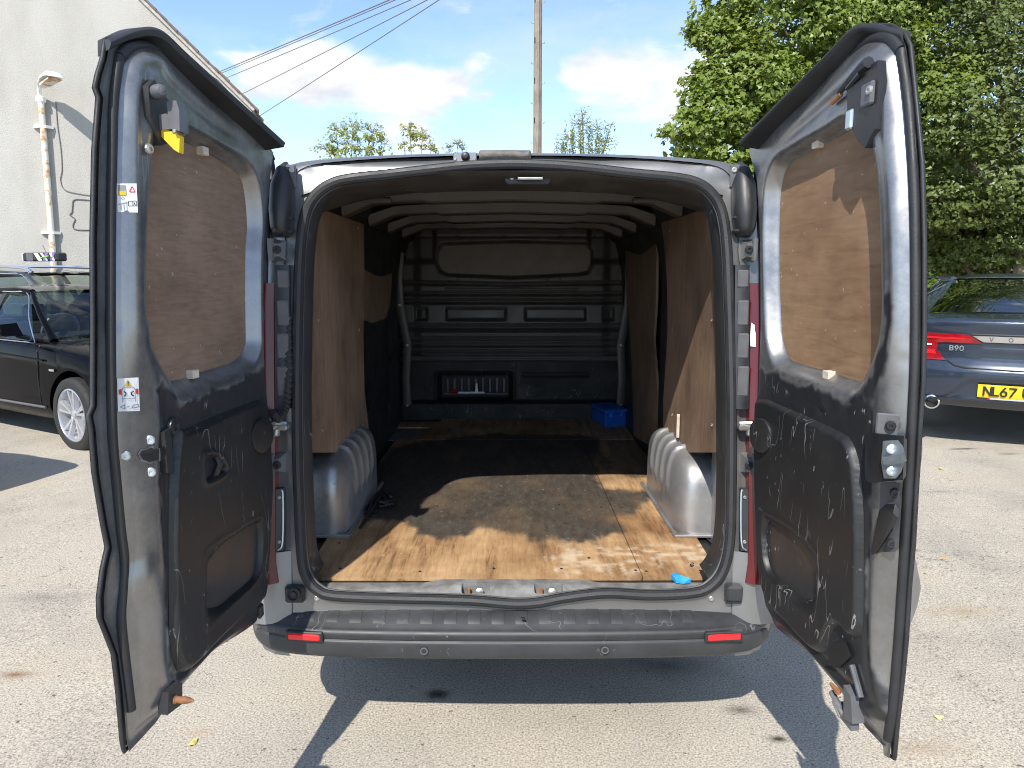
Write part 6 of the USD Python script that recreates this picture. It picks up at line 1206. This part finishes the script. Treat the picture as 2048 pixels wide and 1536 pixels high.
def tree(name, label, blobs, count, size, m, seed, trunk, cat='tree', gap=.44, freq=1.1, droop=False, twigs=40, shape=1, group=None, kind=None, tr=.16, bark='bark'):
    """blobs: (centre, radius) of the crown's masses; trunk: foot point."""
    rg = np.random.default_rng(seed); C = np.array([b[0] for b in blobs]); Rr = np.array([b[1] for b in blobs]); w = Rr ** 2.2 / (Rr ** 2.2).sum()
    n = int(count * 2.6); i = rg.choice(len(blobs), n, p=w); d = rg.normal(0, 1, (n, 3)); d /= np.linalg.norm(d, axis=1, keepdims=True)
    r = Rr[i] * (rg.uniform(.12, 1, n) ** .45) * (1 + .30 * (meshkit.noise(d * 2.6 + i[:, None] * 3.1, seed) - .5)); sq = np.array([1, 1, .85])
    P = C[i] + d * sq * r[:, None]; nz = meshkit.fbm(P * freq * 1.9, 3, seed + 3); keep = nz > gap
    # sprays: gather leaves towards small clump centres so that light and dark tufts show
    P, d = P[keep][:count], d[keep][:count]; q = np.round(P / (size * 3.2)); j = rg.uniform(-.5, .5, q.shape); hsh = meshkit.noise(q * 7.3, seed + 9)
    P = P + (q * size * 3.2 - P) * (.35 * (hsh > .4))[:, None] + rg.normal(0, size * .3, P.shape)
    if droop: P[:, 2] -= .5 * size * rg.exponential(2.2, len(P)) * 2
    P = P[P[:, 2] > .05]; d = d[:len(P)]
    root = thing(name, label, cat, trunk, group=group)
    if kind: root.SetCustomDataByKey('kind', kind)
    v, f = leaves(P, size, rg, .38, d, shape); part(root, 'crown', (v, f), m, smooth=False)
    foot = np.asarray(trunk, float); top = (C * w[:, None]).sum(0); mid = foot * .45 + top * .55; mid[:2] = foot[:2] + (top[:2] - foot[:2]) * .25
    part(root, 'trunk', tube(spline([foot - (0, 0, .3), foot + (top - foot) * .22 * np.array([.3, .3, 1]), mid, top], 6), np.linspace(tr * 1.25, tr * .35, 19), 10), bark)
    br = []
    for c_, r_ in blobs:
        s0 = mid + (top - mid) * rg.uniform(-.5, .8); br.append(tube(spline([s0, s0 * .5 + c_ * .5 + (0, 0, -.15 * r_), c_], 4), np.linspace(tr * .45, .02, 9), 6))
        for _ in range(max(2, int(twigs * r_ / Rr.sum()))):
            dd = rg.normal(0, 1, 3); dd[2] = abs(dd[2]) * .7; dd /= np.linalg.norm(dd); e = c_ + dd * r_ * rg.uniform(.7, .98); br.append(tube([c_ + dd * r_ * .1, c_ + dd * r_ * .55 + rg.normal(0, .06 * r_, 3), e], [.018, .012, .006], 4))
    part(root, 'limbs', br, bark)
    return root
B = lambda L: [(atD(x, y, D), r) for x, y, D, r in L]
def foot(x, D, y=0):
    q = atD(x, 640, D); return np.array([q[0], q[1], float(ground_z(q[0])) - .02])
tree('plane_tree', 'big bright green plane tree rising behind the right van door',
     B([(1570, 60, 11.4, 1.15), (1500, 175, 11.0, .85), (1425, 85, 11.0, .42), (1450, 10, 11.2, .55), (1430, 230, 10.8, .62), (1372, 262, 10.5, .42), (1410, 175, 10.8, .40), (1345, 285, 10.6, .26), (1600, 230, 11.5, 1.1), (1700, 60, 12.0, 1.35), (1600, -120, 11.8, 1.3), (1780, -60, 12.3, 1.5), (1680, 330, 12.0, 1.25), (1440, 310, 11.0, .65), (1520, 380, 11.2, .9), (1810, 190, 12.5, 1.2), (1394, 60, 11, .24), (1378, 48, 11, .14), (1412, 140, 10.9, .25), (1328, 272, 10.5, .18), (1398, 208, 10.8, .26), (1362, 232, 10.5, .2), (1440, 60, 11.1, .3), (1470, 110, 11., .4)]),
     80000, .088, 'leaf_plane', 11, foot(1640, 12.5), gap=.455, freq=1.5, tr=.24)
tree('leafy_tree', 'darker green tree right of the plane tree, above the blue saloon',
     B([(1900, 60, 12.6, 1.3), (2010, 180, 12.4, 1.25), (1890, 250, 12.0, .95), (2060, 20, 13., 1.5), (1960, 350, 12.2, 1.1), (2080, 330, 12.6, 1.2), (2200, 200, 13, 1.7), (2180, -100, 13.4, 1.7), (1940, -100, 13.2, 1.4), (1880, 400, 12.4, .75), (2280, 380, 13, 1.3)]),
     56000, .085, 'leaf_dark', 23, foot(2040, 13.2), freq=1.4, gap=.45, tr=.2, twigs=90, bark='twig')
tree('leafy_tree', 'low shaded tree under the darker one, behind the blue saloon',
     B([(1890, 470, 13.5, .85), (1960, 470, 13.2, .85), (2040, 450, 13.0, .9), (2130, 440, 13.5, 1.1), (1850, 380, 14, 1.1), (1800, 470, 14.5, 1.0), (1920, 530, 14.2, .55), (2020, 530, 14., .6), (2120, 530, 14, .7)]),
     24000, .095, 'leaf_dark', 29, foot(1990, 14.), gap=.38, tr=.14)
wl = [(np.array([x, y, z]), r) for x, y, z, r in [(9 + 2.3 * i + (i % 3) * .4, 20 + (i % 4) * 1.6 - i * .35, 1.6 + 1.6 * (j % 3) + .4 * (i % 2), 1.7) for i in range(7) for j in range(3)]]
rg = np.random.default_rng(71); Pw = np.vstack([c + (lambda d: d / np.linalg.norm(d, axis=1, keepdims=True))(rg.normal(0, 1, (1100, 3))) * r * rg.uniform(.55, 1.05, (1100, 1)) for c, r in wl]); Pw = Pw[Pw[:, 2] > 0]
wm = solo('woodland', leaves(Pw, .30, rg, .4), 'leaf_dark', 'dark mass of woodland closing the view behind the trees on the right', None, (9, 18, 0), smooth=False, kind='stuff')
rg = np.random.default_rng(73); n_ = 12000; Ph = np.stack([rg.uniform(-45, 60, n_), 50 + rg.normal(0, 1.6, n_), 0 * np.arange(n_)], 1); Ph[:, 2] = rg.uniform(0, 1, n_) ** .8 * (2.4 + 2.2 * meshkit.noise(np.stack([Ph[:, 0] * .35, 0 * Ph[:, 0], 0 * Ph[:, 0]], 1), 3))
solo('hedgerow', leaves(Ph, .55, rg, .4), 'leaf_dark', 'green hedgerow at the far end of the yard', None, (0, 50, 0), smooth=False, kind='stuff')
tree('far_tree', 'sparse yellow green treetop above the left half of the van roof', B([(690, 292, 38, 1.0), (655, 300, 38, .8), (705, 255, 38, .75), (745, 268, 38, .85), (672, 262, 38, .6), (735, 300, 38, .9), (770, 290, 38, .45), (700, 380, 38, 2.4)]), 4600, .20, 'leaf_pale', 41, foot(700, 38), gap=.46, shape=0, twigs=110, tr=.2, bark='twig', group='treetops behind the van roof')
tree('far_tree', 'thin open treetop between the yellow green one and the roof jet', B([(820, 262, 41, .65), (845, 275, 41, .75), (808, 290, 41, .55), (862, 300, 41, .6), (830, 380, 41, 2.2)]), 2100, .20, 'leaf_pale', 43, foot(835, 41), gap=.50, shape=0, twigs=150, tr=.15, bark='twig', group='treetops behind the van roof')
tree('far_tree', 'small sprig of treetop just left of the roof washer jet', B([(898, 296, 43, .40), (915, 288, 43, .5), (925, 300, 43, .35), (900, 400, 43, 2.)]), 1000, .20, 'leaf_pale', 47, foot(908, 43), gap=.52, shape=0, twigs=150, tr=.12, bark='twig', group='treetops behind the van roof')
tree('birch_tree', 'drooping birch treetop right of the utility pole', B([(1160, 250, 34, .75), (1140, 280, 34, .75), (1195, 260, 34, .65), (1210, 285, 34, .65), (1130, 300, 34, .6), (1165, 228, 34, .45), (1185, 300, 34, .8), (1222, 250, 34, .28), (1170, 400, 34, 2.2)]), 7500, .13, 'leaf_birch', 53, foot(1170, 34), gap=.44, droop=True, shape=0, twigs=120, tr=.14, bark='twig')
tree('leafy_tree', 'tall dark tree outside the view to the right, mirrored in the left door', [(np.array([x, y, z]), r) for x, y, z, r in ((9.8, 4.5, 4.2, 1.9), (10.6, 3.2, 6.2, 1.8), (10., 5.4, 7.4, 1.6), (11., 4.6, 2.3, 1.6))], 9000, .2, 'leaf_dark', 83, (10.4, 4.3, .25), gap=.36, tr=.22)
tree('leafy_tree', 'tall dark tree outside the view, nearer the camera on the right', [(np.array([x, y, z]), r) for x, y, z, r in ((10.4, -.4, 4.0, 2.0), (10.8, -1.6, 6.4, 1.8), (10.6, .8, 7.2, 1.7), (11.4, -.6, 2.2, 1.7))], 9000, .2, 'leaf_dark', 89, (10.8, -.4, .28), gap=.36, tr=.22)
# low hedge and fence beyond the cars on the right
hb_ = []
for i, (x, y, D, r) in enumerate([(1858, 580, 12.5, .22), (1878, 575, 12.5, .24), (1850, 592, 12.4, .2), (1900, 586, 12.6, .24), (1925, 590, 12.6, .24), (1838, 585, 12.4, .2), (1870, 596, 12.3, .22)]): hb_.append((atD(x, y, D), r))
tree('shrub', 'small bright green shrub between the parked cars on the right', hb_, 2600, .075, 'leaf_hedge', 61, foot(1878, 12.5), 'shrub', gap=.3, twigs=20, tr=.03)
f0, f1 = atD(1780, 557, 17.), atD(2150, 557, 17.); fe = thing('fence', 'dark timber rail fence under the trees far right', 'fence', (f0[0], f0[1], 0))
for dz in (0, -.35, -.7): part(fe, 'rail', hull([q + np.array([0, y, dz + z]) for q in (f0, f1) for y in (-.03, .03) for z in (-.05, .05)]), 'fence')
for t in np.linspace(0, 1, 5): q = f0 * (1 - t) + f1 * t; part(fe, 'post', box((q[0], q[1] + .08, .75), (.11, .11, 1.7), .01), 'fence')
# fallen leaves and scraps on the asphalt
def leaf_on_ground(px, size, m, label):
    c = onZ(*px, 0); c[2] = float(ground_z(c[0])) + .006; a = px[0] * .37
    v = np.array([(math.cos(t) * r_, math.sin(t) * r_ * .62, .004 * math.cos(2 * t)) for t, r_ in zip(np.linspace(0, 6.283, 11)[:-1], (1, .8, .95, .75, .9, 1.05, .8, .9, .75, .95))]) * [size, size, 1]
    R_ = np.array([[math.cos(a), -math.sin(a), 0], [math.sin(a), math.cos(a), 0], [0, 0, 1]]); v = np.vstack([v @ R_.T, [0, 0, .006]]) + c
    solo('fallen_leaf', (v, np.array([(10, i, (i + 1) % 10) for i in range(10)])), m, label, 'leaf', c, smooth=False, group='fallen leaves on the asphalt')
M['leaf_yellow'] = plain('yellow_leaf', (.62, .55, .16), .7, 0, 0, 60, .3); M['leaf_orange'] = plain('orange_leaf', (.6, .22, .06), .7)
leaf_on_ground((386, 1488), .021, 'leaf_yellow', 'round yellow leaf on the asphalt below the left door')
leaf_on_ground((1879, 956), .028, 'leaf_yellow', 'pale yellow leaf on the asphalt right of the lock plate')
leaf_on_ground((1885, 1133), .016, 'leaf_orange', 'tiny orange leaf on the asphalt at the right')
leaf_on_ground((1876, 1443), .015, 'leaf_yellow', 'small yellow leaf on the asphalt in the lower right corner')
